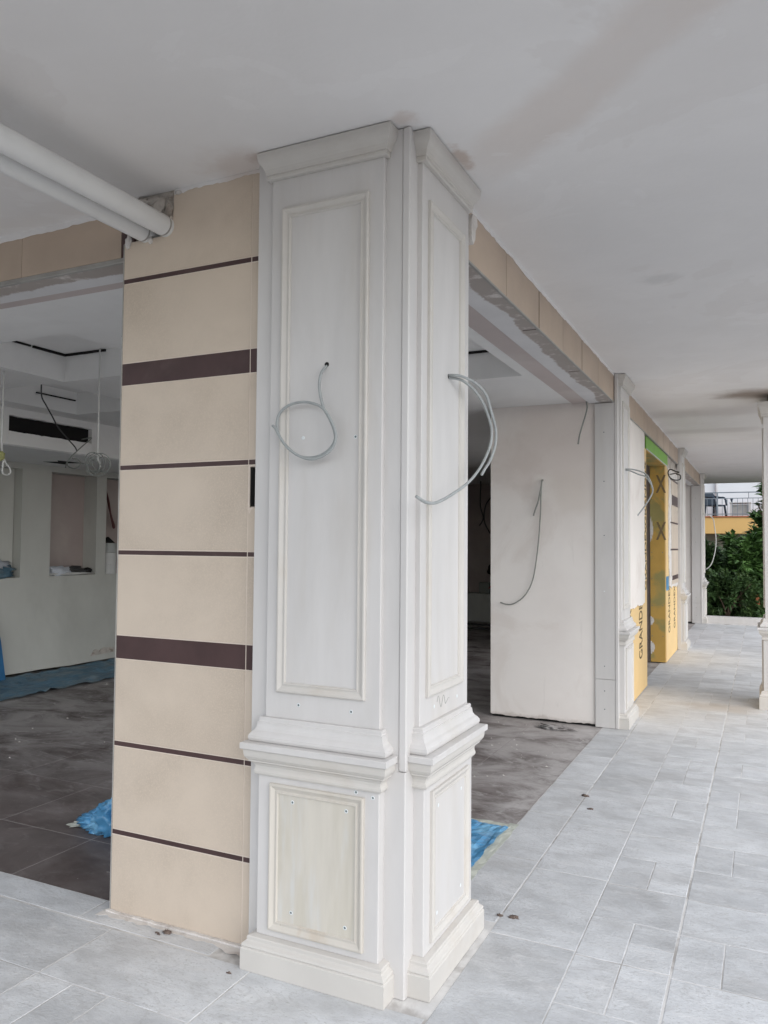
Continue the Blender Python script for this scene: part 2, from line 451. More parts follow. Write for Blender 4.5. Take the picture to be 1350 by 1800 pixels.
def tube(bm, pts, r, seg=8, smoothn=5):
    P = catmull(pts, smoothn) if smoothn else [Vector(p) for p in pts]
    prev = None
    rings = []
    for i, p in enumerate(P):
        t = (P[min(i + 1, len(P) - 1)] - P[max(i - 1, 0)])
        if t.length < 1e-9:
            t = Vector((0, 0, 1))
        t.normalize()
        if prev is None:
            up = Vector((0, 0, 1)) if abs(t.z) < 0.9 else Vector((1, 0, 0))
            nrm = t.cross(up).normalized()
        else:
            nrm = (prev - t * prev.dot(t)).normalized()
        prev = nrm
        bi = t.cross(nrm)
        rr = r[i] if isinstance(r, list) else r
        rings.append([bm.verts.new(p + (nrm * math.cos(2 * math.pi * k / seg) + bi * math.sin(2 * math.pi * k / seg)) * rr) for k in range(seg)])
    for a, b in zip(rings, rings[1:]):
        for k in range(seg):
            bm.faces.new((a[k], a[(k + 1) % seg], b[(k + 1) % seg], b[k]))
    bm.faces.new(rings[0][::-1])
    bm.faces.new(rings[-1])

def tubeobj(name, paths, r, mat, parent=None, seg=8, smoothn=5):
    bm = bmesh.new()
    for p in (paths if isinstance(paths[0], list) else [paths]):
        tube(bm, p, r, seg, smoothn)
    return link_mesh(name, bm, mat, parent, smooth=True)

def cyl(bm, c, r, h, axis='z', seg=16):
    pts = [(c[0], c[1], c[2]), (c[0] + (h if axis == 'x' else 0), c[1] + (h if axis == 'y' else 0), c[2] + (h if axis == 'z' else 0))]
    tube(bm, pts, r, seg, 0)

def ragged(n, a, b, lo, hi, seed=0, f=3.0):
    """n+1 points from a to b with an irregular offset between lo and hi"""
    out = []
    for i in range(n + 1):
        t = i / n
        x = a + (b - a) * t
        v = 0.5 + 0.5 * noise.noise(Vector((x * f, seed * 7.3, 0))) + 0.35 * noise.noise(Vector((x * f * 6, seed * 3.1, 5)))
        out.append((x, lo + (hi - lo) * min(max(v, 0), 1)))
    return out

def lump(name, c, size, mat, parent=None, amp=0.35, sub=3, seed=0.0, f=2.0):
    bm = bmesh.new()
    bmesh.ops.create_icosphere(bm, subdivisions=sub, radius=1.0)
    for v in bm.verts:
        k = 1 + amp * noise.noise(v.co * f + Vector((seed, seed * 2, 0))) + amp * 0.5 * noise.noise(v.co * f * 2.7 + Vector((0, seed, 3)))
        v.co = Vector((c[0] + v.co.x * k * size[0], c[1] + v.co.y * k * size[1], c[2] + v.co.z * k * size[2]))
    return link_mesh(name, bm, mat, parent, smooth=sub > 2)

def crumple(name, p00, p10, p01, nu, nv, amp, mat, parent=None, seed=0.0, f=6.0, lift=0.0, thick=0.002, edge=0.0):
    """crumpled sheet spanned from p00 by two edges"""
    p00, p10, p01 = Vector(p00), Vector(p10), Vector(p01)
    U, V = p10 - p00, p01 - p00
    N = U.cross(V).normalized()
    if N.z < 0:
        N = -N
    bm = bmesh.new()
    g = []
    for i in range(nu + 1):
        row = []
        for j in range(nv + 1):
            s, t = i / nu, j / nv
            p = p00 + U * s + V * t
            q = Vector((p.x, p.y, p.z)) * f + Vector((seed, seed, seed))
            h = abs(noise.noise(q)) * 1.2 + 0.6 * abs(noise.noise(q * 2.3))
            e = edge * noise.noise(Vector((s * 6 + seed, t * 6, seed)))
            row.append(bm.verts.new(p + N * (lift + amp * h) + (U.normalized() + V.normalized()) * e))
        g.append(row)
    for i in range(nu):
        for j in range(nv):
            bm.faces.new((g[i][j], g[i + 1][j], g[i + 1][j + 1], g[i][j + 1]))
    r = bmesh.ops.extrude_face_region(bm, geom=list(bm.faces))
    for v in r['geom']:
        if isinstance(v, bmesh.types.BMVert):
            v.co += N * thick
    return link_mesh(name, bm, mat, parent)

def text(name, s, size, mat, parent, mw, sx=1.0, bold=0.0):
    c = bpy.data.curves.new(name, 'FONT')
    c.body = s
    c.size = size
    c.extrude = 0.0006
    c.offset = bold
    c.align_x = 'LEFT'
    o = bpy.data.objects.new(name, c)
    COL.objects.link(o)
    c.materials.append(mat)
    o.parent = parent
    o.matrix_local = mw @ Matrix.Diagonal((sx, 1, 1, 1))
    return o

# ------------------------------------------------------------------ ground, porch floor, ceiling
bm = bmesh.new()
box(bm, -150, 150, -150, 200, -0.5, -0.16)
struct(link_mesh('ground', bm, GROUND))
bm = bmesh.new()
box(bm, 1.96, 9.0, -3.4, 14.7, -0.158, -0.012)
struct(link_mesh('bounce_slab', bm, BOUNCE_SLAB))  # unseen pale slab added to bounce daylight up to the porch ceiling
bm = bmesh.new()
box(bm, -9, 1.95, -3.4, 0.116, -0.155, -0.0014)
box(bm, -0.134, 1.95, 0.1165, 14.72, -0.155, -0.0014)
porch = struct(link_mesh('porch_floor', bm, PAVE_GROUT))

tile_cache = {}
def tile(parent, mat, x0, x1, y0, y1, z=0.0, th=0.0035, bev=0.0025, name='tile', tilt=0.0006):
    key = (round(x1 - x0, 3), round(y1 - y0, 3), mat.name)
    a, b = (x1 - x0) / 2, (y1 - y0) / 2
    if key not in tile_cache:
        me = bpy.data.meshes.new(name)
        V = [(-a, -b, -th), (a, -b, -th), (a, b, -th), (-a, b, -th)]
        V += [(-a, -b, -bev * 0.6), (a, -b, -bev * 0.6), (a, b, -bev * 0.6), (-a, b, -bev * 0.6)]
        c, d = a - bev, b - bev
        V += [(-c, -d, 0), (c, -d, 0), (c, d, 0), (-c, d, 0)]
        F = [(8, 9, 10, 11)]
        for i in range(4):
            j = (i + 1) % 4
            F += [(i, j, 4 + j, 4 + i), (4 + i, 4 + j, 8 + j, 8 + i)]
        me.from_pydata(V, [], F)
        me.materials.append(mat)
        tile_cache[key] = me
    o = bpy.data.objects.new(name, tile_cache[key])
    COL.objects.link(o)
    o.location = ((x0 + x1) / 2, (y0 + y1) / 2, z + random.uniform(-0.0004, 0.0004))
    o.rotation_euler = (random.uniform(-tilt, tilt), random.uniform(-tilt, tilt), 0)
    o.parent = parent
    return o

PX = [-0.132, 0.11, 0.45, 0.79, 1.125, 1.465, 1.805]
GAPX = {0.11: 0.0030, 0.79: 0.0040, 0.45: 0.0015, 1.125: 0.0022, 1.465: 0.0035}
PITCH = 0.695
for ci in range(len(PX) - 1):
    x0, x1 = PX[ci], PX[ci + 1]
    g0, g1 = GAPX.get(x0, 0.002), GAPX.get(x1, 0.002)
    sk = 0.055 * (0.45 - (x0 + x1) / 2)
    off = 0.575 if ci else 0.64
    for k in range(-1, 21):
        ya, yb = off + PITCH * (k - 1) + sk, off + PITCH * k + sk
        if ci == 0:
            if yb < 0.7 or ya > 14.2:
                continue
            if any(abs((ya + yb) / 2 - py) < 0.3 for py in (4.65,)):
                pass
        if k < 0 and ci:
            continue
        if yb > 14.72:
            yb = 14.715
        if yb - ya < 0.1:
            continue
        gy = 0.0026
        X0, X1, Y0, Y1 = x0 + g0, x1 - g1, ya + gy, yb - gy
        if ci in (0, 1) or k > 14 and (k + ci) % 3 == 0:
            tile(porch, PAVE, X0, X1, Y0, Y1)
            continue
        # modular slab: one full square, one split
        ym, xm = ya + PITCH / 2, (x0 + x1) / 2
        h = 0.0013
        var = (k * 7 + ci * 3) % 4
        lo, hi = (Y0, ym - h), (ym + h, Y1)
        if var in (0, 1):
            full, split = hi, lo
        else:
            full, split = lo, hi
        tile(porch, PAVE, X0, X1, *full)
        if k > 11:
            tile(porch, PAVE, X0, X1, *split)
        elif var % 2 == 0:
            tile(porch, PAVE, X0, xm - h, *split)
            tile(porch, PAVE, xm + h, X1, *split)
        else:
            tile(porch, PAVE, X0, xm - h, *split)
            s2 = (split[0] + split[1]) / 2
            tile(porch, PAVE, xm + h, X1, split[0], s2 - h)
            tile(porch, PAVE, xm + h, X1, s2 + h, split[1])
# front strip: slabs turned to run along the tiled front
LX = [0.105 - 0.67 * i for i in range(0, 9)]
for i in range(len(LX) - 1):
    x1, x0 = LX[i], LX[i + 1]
    tile(porch, PAVE, x0 - 0.2 + 0.002, x1 - 0.2 - 0.002, -0.058 + 0.004, 0.115) if x1 < -0.5 else None
    tile(porch, PAVE, x0 + 0.002, x1 - 0.002, -0.42 + 0.0015, -0.06 - 0.004)
    for r in range(4):
        y1 = -0.42 - 0.355 * r - 0.0015
        y0 = -0.42 - 0.355 * (r + 1) + 0.0015
        xm, ym = (x0 + x1) / 2, (y0 + y1) / 2
        h = 0.0013
        v = (i * 5 + r * 3 + 1) % 4
        if r % 2 == 1:
            tile(porch, PAVE, x0 + 0.002, x1 - 0.002, y0, y1)
        elif v < 2:
            tile(porch, PAVE, x0 + 0.002, xm - h, y0, y1)
            tile(porch, PAVE, xm + h, x1 - 0.002, ym + h, y1)
            tile(porch, PAVE, xm + h, x1 - 0.002, y0, ym - h)
        else:
            xq = xm - 0.165
            tile(porch, PAVE, xm + h, x1 - 0.002, y0, y1)
            tile(porch, PAVE, x0 + 0.002, xq - h, y0, y1)
            tile(porch, PAVE, xq + h, xm - h, y0, y1)
for i in range(5):
    for j in range(2):
        tile(porch, PAVE, 0.115 + 0.34 * i, 0.115 + 0.34 * (i + 1) - 0.004, -0.81 - 0.69 * j, -0.125 - 0.69 * j - 0.004)

# interior floor
bm = bmesh.new()
box(bm, -7.5, -0.134, 0.118, 14.4, -0.14, -0.0050)
dfloor = struct(link_mesh('interior_floor', bm, DARK_GROUT))
nx = 0
for i in range(-1, 11):
    for j in range(0, 19):
        x1 = -0.035 - 0.667 * i
        x0 = x1 - 0.667
        y0 = -0.07 + 0.67 * j
        y1 = y0 + 0.67
        x1, y0 = min(x1, -0.136), max(y0, 0.12)
        if x1 - x0 < 0.05 or y1 - y0 < 0.05 or x1 < -6.6:
            continue
        if j > 7 and i > 6:
            continue
        tile(dfloor, DARK, x0 + 0.0024, x1 - 0.0024, y0 + 0.0024, y1 - 0.0024, z=-0.004, bev=0.0015, tilt=0.0004)

bm = bmesh.new()
box(bm, -9.5, 1.66, -2.3, 17.4, 3.0, 3.35)
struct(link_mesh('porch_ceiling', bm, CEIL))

# interior ceiling with square coffers
ZC, ZT = 2.775, 2.99
coffers = [(-3.80, -2.63, 0.91, 1.95), (-4.95, -3.95, 1.95, 3.15), (-1.62, -0.48, 2.0, 3.14), (-2.75, -1.75, 3.3, 4.3), (-3.6, -2.5, 5.5, 6.6)]
bm = bmesh.new()
xs = sorted({-6.7, -0.385} | {c for q in coffers for c in q[:2]})
ys = sorted({0.385, 14.4} | {c for q in coffers for c in q[2:]})
for a, b in zip(xs, xs[1:]):
    for c, d in zip(ys, ys[1:]):
        if any(q[0] - 1e-6 <= a and b <= q[1] + 1e-6 and q[2] - 1e-6 <= c and d <= q[3] + 1e-6 for q in coffers):
            continue
        bm.faces.new([bm.verts.new(p) for p in ((a, c, ZC), (b, c, ZC), (b, d, ZC), (a, d, ZC))])
for x0, x1, y0, y1 in coffers:
    bm.faces.new([bm.verts.new(p) for p in ((x0, y0, ZT), (x1, y0, ZT), (x1, y1, ZT), (x0, y1, ZT))])
    for (ax, ay), (bx, by) in (((x0, y0), (x1, y0)), ((x1, y0), (x1, y1)), ((x1, y1), (x0, y1)), ((x0, y1), (x0, y0))):
        bm.faces.new([bm.verts.new(p) for p in ((ax, ay, ZC), (bx, by, ZC), (bx, by, ZT), (ax, ay, ZT))])
bmesh.ops.remove_doubles(bm, verts=bm.verts, dist=1e-5)
iceil = struct(link_mesh('interior_ceiling', bm, CEIL_IN))
# open joints at the top of the coffers
bm = bmesh.new()
box(bm, -3.797, -3.785, 1.38, 1.62, 2.976, 2.9885)
box(bm, -3.797, -3.778, 1.64, 1.947, 2.972, 2.9885)
box(bm, -3.78, -3.37, 1.933, 1.947, 2.972, 2.9885)
box(bm, -4.947, -4.93, 2.66, 3.12, 2.90, 2.91)
box(bm, -1.2, -0.52, 3.122, 3.137, 2.972, 2.9885)
link_mesh('open_joint', bm, BLACK, iceil)

# ------------------------------------------------------------------ pilasters (stone cladding)
PLINTH = [(0, 0.0), (0.040, 0.0), (0.041, 0.003), (0.041, 0.075), (0.039, 0.078), (0.036, 0.080), (0.039, 0.086), (0.036, 0.093), (0.028, 0.099), (0.025, 0.102), (0.024, 0.104), (0.024, 0.113), (0.021, 0.117), (0.003, 0.121), (0, 0.121)]
CAPM = [(0, 0.690), (0.009, 0.690), (0.012, 0.696), (0.012, 0.703), (0.009, 0.712), (0.009, 0.722), (0.014, 0.732), (0.022, 0.737), (0.026, 0.739), (0.026, 0.743), (0.032, 0.749), (0.038, 0.758), (0.040, 0.768), (0.041, 0.785), (0, 0.785)]
CAPS = [(0, 0.7855), (0.047, 0.7855), (0.049, 0.788), (0.049, 0.806), (0.046, 0.809), (0, 0.809)]
TORUS = [(0, 0.8095), (0.036, 0.8095), (0.041, 0.813), (0.044, 0.821), (0.043, 0.831), (0.038, 0.838), (0.036, 0.841), (0.028, 0.848), (0.022, 0.858), (0.0195, 0.870), (0.0195, 0.877), (0.016, 0.879), (0.015, 0.881), (0.015, 0.892), (0.012, 0.895), (0, 0.895)]
CORN = [(0, 2.898), (0.013, 2.898), (0.016, 2.901), (0.016, 2.912), (0.013, 2.915), (0.018, 2.918), (0.019, 2.926), (0.022, 2.936), (0.029, 2.948), (0.036, 2.958), (0.040, 2.968), (0.042, 2.978), (0.043, 2.995), (0, 2.995)]

def sweep_u(name, prof, hw, d, mat, parent):
    """moulding swept round left side, front and right side of a block of half width hw and depth d (front faces -Y)"""
    bm = bmesh.new()
    rows = []
    for e, z in prof:
        rows.append([bm.verts.new(p) for p in ((-hw - e, 0.004, z), (-hw - e, -d - e, z), (hw + e, -d - e, z), (hw + e, 0.004, z))])
    for a, b in zip(rows, rows[1:]):
        for k in range(3):
            bm.faces.new((a[k], a[k + 1], b[k + 1], b[k]))
    bm.faces.new(rows[0][::-1])
    bm.faces.new(rows[-1])
    return link_mesh(name, bm, mat, parent)

def block_u(name, hw, d, z0, z1, mat, parent, ch=0.0025):
    bm = bmesh.new()
    P = [(-hw, 0.004), (-hw, -d + ch), (-hw + ch, -d), (hw - ch, -d), (hw, -d + ch), (hw, 0.004)]
    a = [bm.verts.new((x, y, z0)) for x, y in P]
    b = [bm.verts.new((x, y, z1)) for x, y in P]
    for i in range(5):
        bm.faces.new((a[i], a[i + 1], b[i + 1], b[i]))
    bm.faces.new(a[::-1])
    bm.faces.new(b)
    return link_mesh(name, bm, mat, parent)

FPROF = [(0, 0), (0.0, 0.011), (0.003, 0.014), (0.008, 0.0145), (0.015, 0.010), (0.022, 0.006), (0.027, 0.006), (0.029, 0.009), (0.033, 0.009), (0.036, 0.003), (0.0365, 0)]
def frame_u(name, u0, u1, z0, z1, d, mat, parent):
    bm = bmesh.new()
    loops = []
    for e, h in FPROF:
        loops.append([bm.verts.new(p) for p in ((u0 + e, -d - h + 0.0005, z0 + e), (u1 - e, -d - h + 0.0005, z0 + e), (u1 - e, -d - h + 0.0005, z1 - e), (u0 + e, -d - h + 0.0005, z1 - e))])
    for a, b in zip(loops, loops[1:]):
        for k in range(4):
            bm.faces.new((a[k], a[(k + 1) % 4], b[(k + 1) % 4], b[k]))
    return link_mesh(name, bm, mat, parent)

def plug(parent, u, d, z, r=0.0042, full=True):
    bm = bmesh.new()
    n = 12
    c0 = [bm.verts.new((u + math.cos(6.2832 * k / n) * r * 1.75, -d - 0.0006, z + math.sin(6.2832 * k / n) * r * 1.75)) for k in range(n)]
    c1 = [bm.verts.new((u + math.cos(6.2832 * k / n) * r * 1.1, -d - 0.0016, z + math.sin(6.2832 * k / n) * r * 1.1)) for k in range(n)]
    for k in range(n):
        bm.faces.new((c0[k], c0[(k + 1) % n], c1[(k + 1) % n], c1[k]))
    if full:
        c2 = [bm.verts.new((u + math.cos(6.2832 * k / n) * r, -d - 0.0008, z + math.sin(6.2832 * k / n) * r)) for k in range(n)]
        for k in range(n):
            bm.faces.new((c1[k], c1[(k + 1) % n], c2[(k + 1) % n], c2[k]))
        f = bm.faces.new(c2)
    else:
        f = bm.faces.new(c1)
    f.material_index = 1
    return link_mesh('screw_hole', bm, [PLUG_RIM, PLUG if full else PLUG_RIM], parent)

def pilaster(label, loc, rz, b0, b1, group='stone pilasters along the arcade', pmat=None, holes=(), backz=3.0):
    t = thing('pilaster', label, 'pilaster', loc, rz, group)
    if b0 is not None:
        boxobj('back_board', (b0, b1, 0.0, 0.046, 0.002, backz - 0.004), MARBLE, t, bev=0.0015)
    sweep_u('plinth', PLINTH, 0.2455, 0.043, MARBLE_M, t)
    block_u('pedestal', 0.2455, 0.043, 0.1215, 0.6895, MARBLE, t)
    sweep_u('cap_moulding', CAPM, 0.2455, 0.043, MARBLE_M, t)
    sweep_u('cap_slab', CAPS, 0.2455, 0.045, MARBLE, t)
    boxobj('pedestal_panel', (-0.156, 0.156, -0.0455, -0.044, 0.181, 0.632), pmat or MARBLE, t)
    frame_u('pedestal_frame', -0.191, 0.191, 0.147, 0.666, 0.043, MARBLE_Y if pmat else MARBLE_M, t)
    sweep_u('shaft_base', TORUS, 0.2345, 0.022, MARBLE, t)
    block_u('shaft', 0.2345, 0.020, 0.8955, 2.8975, MARBLE, t)
    frame_u('shaft_frame', -0.184, 0.179, 0.989, 2.781, 0.020, MARBLE_M, t)
    sweep_u('cornice', CORN, 0.2345, 0.022, MARBLE_M, t)
    for u, d, z, full in holes:
        plug(t, u, d, z, full=full)
    return t

pilA = pilaster('large pale stone pilaster beside the striped beige wall, with a looped grey cable', (-0.322, 0, 0), 0, -0.31, 0.297, pmat=MARBLE_P,
         holes=[(-0.0966, 0.0455, 0.608, True), (0.121, 0.0455, 0.610, True), (-0.097, 0.0455, 0.222, True), (0.12, 0.0455, 0.2155, True),
                (0.157, 0.043, 0.679, True), (0.222, 0.043, 0.669, True), (-0.092, 0.020, 0.948, True), (0.123, 0.020, 0.945, True),
                (-0.086, 0.020, 1.9165, False), (0.13, 0.020, 1.91, True)])
pilB = pilaster('stone pilaster round the corner on the long front, with two cables bowing out', (0, 0.311, 0), R(90), -0.297, 0.31,
         holes=[(-0.12, 0.0455, 0.5985, False), (0.117, 0.0455, 0.594, False), (-0.128, 0.0455, 0.2244, False), (0.114, 0.0455, 0.2285, False),
                (-0.102, 0.020, 0.943, False), (0.135, 0.020, 0.941, False)])
pilaster('stone pilaster between the wide opening and the yellow boarded wall', (0, 4.68, 0), R(90), -0.288, 0.29)
pilaster('slim far stone pilaster just past the yellow boarded doorway', (0, 10.28, 0), R(90), -0.288, 0.29)
pilaster('farthest stone pilaster, against the garden shrubs', (0, 14.79, 0), R(90), -0.288, 0.29)

# plain corner piece between the two pilasters at the corner
cp = thing('corner_post', 'narrow rounded stone corner strip between the two near pilasters', 'corner trim', (0, 0, 0))
bm = bmesh.new()
box(bm, -0.0235, 0.005, -0.005, 0.0125, 0.757, 2.996, bev=0.004)
link_mesh('upper_strip', bm, MARBLE, cp)
prism('lower_strip', [(-0.08, -0.0025), (-0.001, -0.0025), (0.0025, 0.001), (0.0025, 0.068), (-0.0135, 0.068), (-0.0135, 0.0135), (-0.08, 0.0135)], 2, 0.001, 0.755, MARBLE, cp)
# pencil squiggle left by the masons on the shaft of the right pilaster
mk = tubeobj('pencil_mark', [[(-0.075 + 0.0105 * i, -0.0208, 0.955 - 0.0010 * i + 0.022 * math.sin(i * 1.25) * (1 if i < 9 else 0.35)) for i in range(13)]], 0.0005, CABLE_G, None, 4, 3)
mk.parent = pilB

# ------------------------------------------------------------------ striped beige wall left of the corner
wall = thing('tiled_wall', 'beige tiled wall pier with dark brown stripes beside the left opening', 'wall', (-1.0, 0.05, 0))
IW = Matrix.Translation((1.0, -0.05, 0))
def wpart(o):
    o.parent = wall
    o.matrix_local = IW
    return o
bm = bmesh.new()
box(bm, -1.358, -0.690, 0.0615, 0.335, 0.0, 2.815)
box(bm, -1.096, -0.690, 0.0615, 0.335, 2.8155, 2.999)
box(bm, -0.6895, -0.01, 0.0615, 0.335, 0.0, 1.672)
box(bm, -0.6895, -0.01, 0.0615, 0.335, 1.826, 2.999)
box(bm, -0.654, -0.01, 0.0615, 0.335, 1.6725, 1.8255)
box(bm, -0.335, -0.03, 0.3355, 0.615, 0.0, 2.999)
wpart(link_mesh('backing', bm, MORTAR))
wpart(boxobj('grout', (-1.3615, -0.636, 0.0512, 0.061, 0.0, 1.669), GROUT))
wpart(boxobj('grout', (-1.3615, -0.691, 0.0512, 0.061, 1.6695, 2.8135), GROUT))
wpart(boxobj('grout', (-1.094, -0.636, 0.0512, 0.061, 2.814, 2.998), GROUT))
wpart(boxobj('grout', (-0.6905, -0.636, 0.0512, 0.061, 1.828, 2.8135), GROUT))
SL, SR = (-1.358, -0.7), (-0.6965, -0.634)
stripes = [(0.314, 0.337), (0.678, 0.701), (1.041, 1.140), (1.476, 1.498), (1.834, 1.857), (2.195, 2.292), (2.634, 2.657)]
def wtile(x0, x1, z0, z1, mat):
    g = 0.0021
    bm = bmesh.new()
    box(bm, x0, x1, 0.05 + random.uniform(-0.0005, 0.0005), 0.0585, z0 + g, z1 - g, bev=0.0012)
    wpart(link_mesh('stripe' if mat is BROWN else 'tile', bm, mat))
zprev = 0.004
for a, b in stripes:
    wtile(*SL, zprev, a, BEIGE)
    if not (zprev < 1.7 < a):
        wtile(*SR, zprev, a, BEIGE)
    wtile(*SL, a, b, BROWN)
    wtile(*SR, a, b, BROWN)
    zprev = b
# tile broken around the socket hole
wpart(prism('tile', [(-0.6965, 1.4995), (-0.634, 1.4995), (-0.634, 1.672), (-0.655, 1.676), (-0.668, 1.668), (-0.680, 1.662), (-0.688, 1.648), (-0.6935, 1.643), (-0.6965, 1.66)], 1, 0.05, 0.0585, BEIGE))
# top tiles: the left one notched for the pipes
top = [(-0.7, 2.998), (-1.094, 2.998)]
wpart(prism('tile', [(-1.358, 2.6585), (-0.7, 2.6585)] + top + [(-1.094, 2.93), (-1.097, 2.87), (-1.105, 2.8145), (-1.2, 2.8125), (-1.30, 2.8105), (-1.358, 2.8135)], 1, 0.05, 0.0585, BEIGE))
wpart(prism('tile', [(-0.6965, 2.6585), (-0.634, 2.6585), (-0.634, 2.998), (-0.6965, 2.998)], 1, 0.05, 0.0585, BEIGE))
# socket hole and pipe hole
jb = wpart(boxobj('junction_box', (-0.688, -0.6555, 0.20, 0.206, 1.6735, 1.8245), BLACK))
wpart(tubeobj('conduit', [[(-0.66, 0.08, 1.70), (-0.661, 0.08, 1.80)]], 0.006, RUST, None, 8, 0))
wpart(boxobj('metal_box_side', (-0.6885, -0.6875, 0.0515, 0.16, 1.674, 1.8245), CABLE_D))
wpart(boxobj('hole_back', (-1.357, -1.098, 0.28, 0.29, 2.816, 2.998), BLACK))
# mortar packed round the pipes and the ragged ceiling line of filler
wpart(strip('mortar', [(-1.30, 2.93, 2.999), (-1.265, 2.90, 2.999), (-1.235, 2.885, 2.999), (-1.20, 2.872, 2.999), (-1.175, 2.882, 2.999), (-1.155, 2.892, 2.999), (-1.131, 2.896, 2.999), (-1.112, 2.889, 2.999), (-1.100, 2.872, 2.999), (-1.096, 2.845, 2.999), (-1.0925, 2.83, 2.999)], 1, 0.054, 0.13, MORTAR))
for i, (x, z, sx, sz) in enumerate([(-1.335, 2.815, 0.014, 0.028), (-1.213, 2.805, 0.010, 0.016), (-1.115, 2.822, 0.010, 0.010), (-1.068, 2.982, 0.016, 0.008), (-1.265, 2.975, 0.035, 0.018), (-1.16, 2.945, 0.035, 0.03), (-1.115, 2.92, 0.016, 0.04), (-1.20, 2.972, 0.05, 0.014), (-1.105, 2.86, 0.008, 0.03)]):
    wpart(lump('mortar_dab', (x, 0.047, z), (sx, 0.012, sz), SMEAR if i < 4 else MORTAR, None, 0.4, 3, i * 3.1))
fill = [(-0.63, 2.9992), (-1.09, 2.9992)] + ragged(40, -1.09, -0.63, 2.972, 2.994, 9, 6)
wpart(boxobj('edge_trim', (-1.3635, -1.3588, 0.0485, 0.06, 0.0, 2.81), TRIM))
wpart(strip('filler_edge', [(u, v, 2.9994) for u, v in fill[2:]], 1, 0.0475, 0.0495, CEIL))
base = [(-0.62, 0.0008), (-1.37, 0.0008)] + ragged(50, -1.37, -0.62, 0.001, 0.012, 4, 8)
wpart(prism('mortar_fillet', base, 1, 0.034, 0.0495, SMEAR))
lo_ = ragged(60, -1.385, -0.615, 0.036, -0.018, 6, 5)
wpart(strip('mortar_smear', [(x, y, 0.0485) for x, y in lo_], 2, 0.0009, 0.0018, SMEAR))

# pipes
def pipe(label, x, z, r, y1):
    t = thing('drain_pipe', label, 'pipe', (x, y1, z), 0, 'white drain pipes under the ceiling')
    bm = bmesh.new()
    n = 40
    for sgn, rr, a, b in ((1, r, 0, -2.45), (1, r * 1.10, 0.02, -0.05)):
        pts = [(0, a + (b - a) * k / n, 0.0) for k in range(n + 1)]
        tube(bm, pts, rr, 28, 0)
        if rr > r:
            break
        link_mesh('tube', bm, PIPE, t, smooth=True)
        bm = bmesh.new()
    link_mesh('collar', bm, PIPE, t, smooth=True)
    bm = bmesh.new()
    tube(bm, [(0, -0.185 - 0.004 * k, 0) for k in range(3)], r * 1.012, 28, 0)
    link_mesh('ring', bm, TRIM, t, smooth=True)
    return t
pipe('upper thicker white pipe under the ceiling, entering the beige wall', -1.133, 2.849, 0.043, 0.22)
pipe('lower thinner white pipe alongside the thicker one under the ceiling', -1.242, 2.836, 0.037, 0.22)

# ------------------------------------------------------------------ lintels
def lintel_front():
    t = thing('lintel', 'beige tiled beam over the left opening', 'beam', (-2.9, 0.1, 2.76), 0, 'tiled beams over the openings')
    I = Matrix.Translation((2.9, -0.1, -2.76))
    def p(o):
        o.parent = t
        o.matrix_local = I
        return o
    p(boxobj('core', (-6.0, -1.3615, 0.121, 0.299, 2.7615, 2.999), MORTAR))
    p(boxobj('soffit', (-6.0, -1.3615, 0.115, 0.302, 2.7585, 2.7612), SOF_L))
    edges = [-6.0, -5.35, -4.7, -4.02, -3.38, -2.73, -2.063]
    edges.append(-1.437)
    for a, b in zip(edges, edges[1:]):
        top = [(b - 0.001, 2.998), (a + 0.001, 2.998)]
        p(prism('tile', [(a + 0.001, 2.783), (b - 0.001, 2.783)] + top, 1, 0.110, 0.1205, BEIGE_SHADE))
    p(boxobj('stripe', (-1.4345, -1.3625, 0.1095, 0.1205, 2.783, 2.985), BROWN))
    p(boxobj('edge_trim', (-6.0, -1.3625, 0.104, 0.1205, 2.757, 2.768), TRIM, bev=0.002))
    p(boxobj('edge_trim', (-6.0, -1.3625, 0.108, 0.1205, 2.7685, 2.782), TRIM, bev=0.002))
    e = [(-1.37, 2.9992), (-6.0, 2.9992)] + ragged(140, -6.0, -1.37, 2.962, 2.992, 21, 4)
    p(strip('filler_edge', [(u, v, 2.9994) for u, v in e[2:]], 1, 0.1075, 0.1095, CEIL))
lintel_front()

def lintel_side(label, y0, y1, joints, strong, soff=True):
    t = thing('lintel', label, 'beam', (-0.03, (y0 + y1) / 2, 2.75), 0, 'tiled beams over the openings')
    I = Matrix.Translation((0.03, -(y0 + y1) / 2, -2.75))
    def p(o):
        o.parent = t
        o.matrix_local = I
        return o
    p(boxobj('core', (-0.239, -0.042, y0, y1, 2.7615, 2.999), MORTAR))
    if soff:
        p(boxobj('soffit', (-0.24, -0.036, y0, y1, 2.7585, 2.7612), SOF_R))
    es = [y0] + joints + [y1]
    for a, b in zip(es, es[1:]):
        g0 = 0.010 if a in strong else 0.0028
        g1 = 0.010 if b in strong else 0.0028
        top = [(b - g1, 2.998), (a + g0, 2.998)]
        p(prism('tile', [(a + g0, 2.762), (b - g1, 2.762)] + top, 0, -0.0415, -0.030, BEIGE_SHADE))
    for s in strong:
        p(boxobj('joint_strip', (-0.0415, -0.034, s - 0.0092, s + 0.0092, 2.762, 2.985), BROWN))
    p(boxobj('edge_trim', (-0.0415, -0.027, y0, y1, 2.7505, 2.7610), TRIM, bev=0.002))
    e = [(y1, 2.9992), (y0, 2.9992)] + ragged(int((y1 - y0) * 30), y0, y1, 2.966, 2.992, y0 + 2, 4)
    p(strip('filler_edge', [(u, v, 2.9994) for u, v in e[2:]], 0, -0.0297, -0.0275, CEIL))
    if soff:
        for s in strong:
            p(boxobj('soffit_joint', (-0.125, -0.0365, s - 0.005, s + 0.005, 2.7572, 2.7584), BROWN))
    return t
lintel_side('long beige tiled beam over the wide opening right of the corner pilaster', 0.622, 4.385, [1.265, 1.895, 2.49, 3.075, 3.69], [1.895, 3.075])
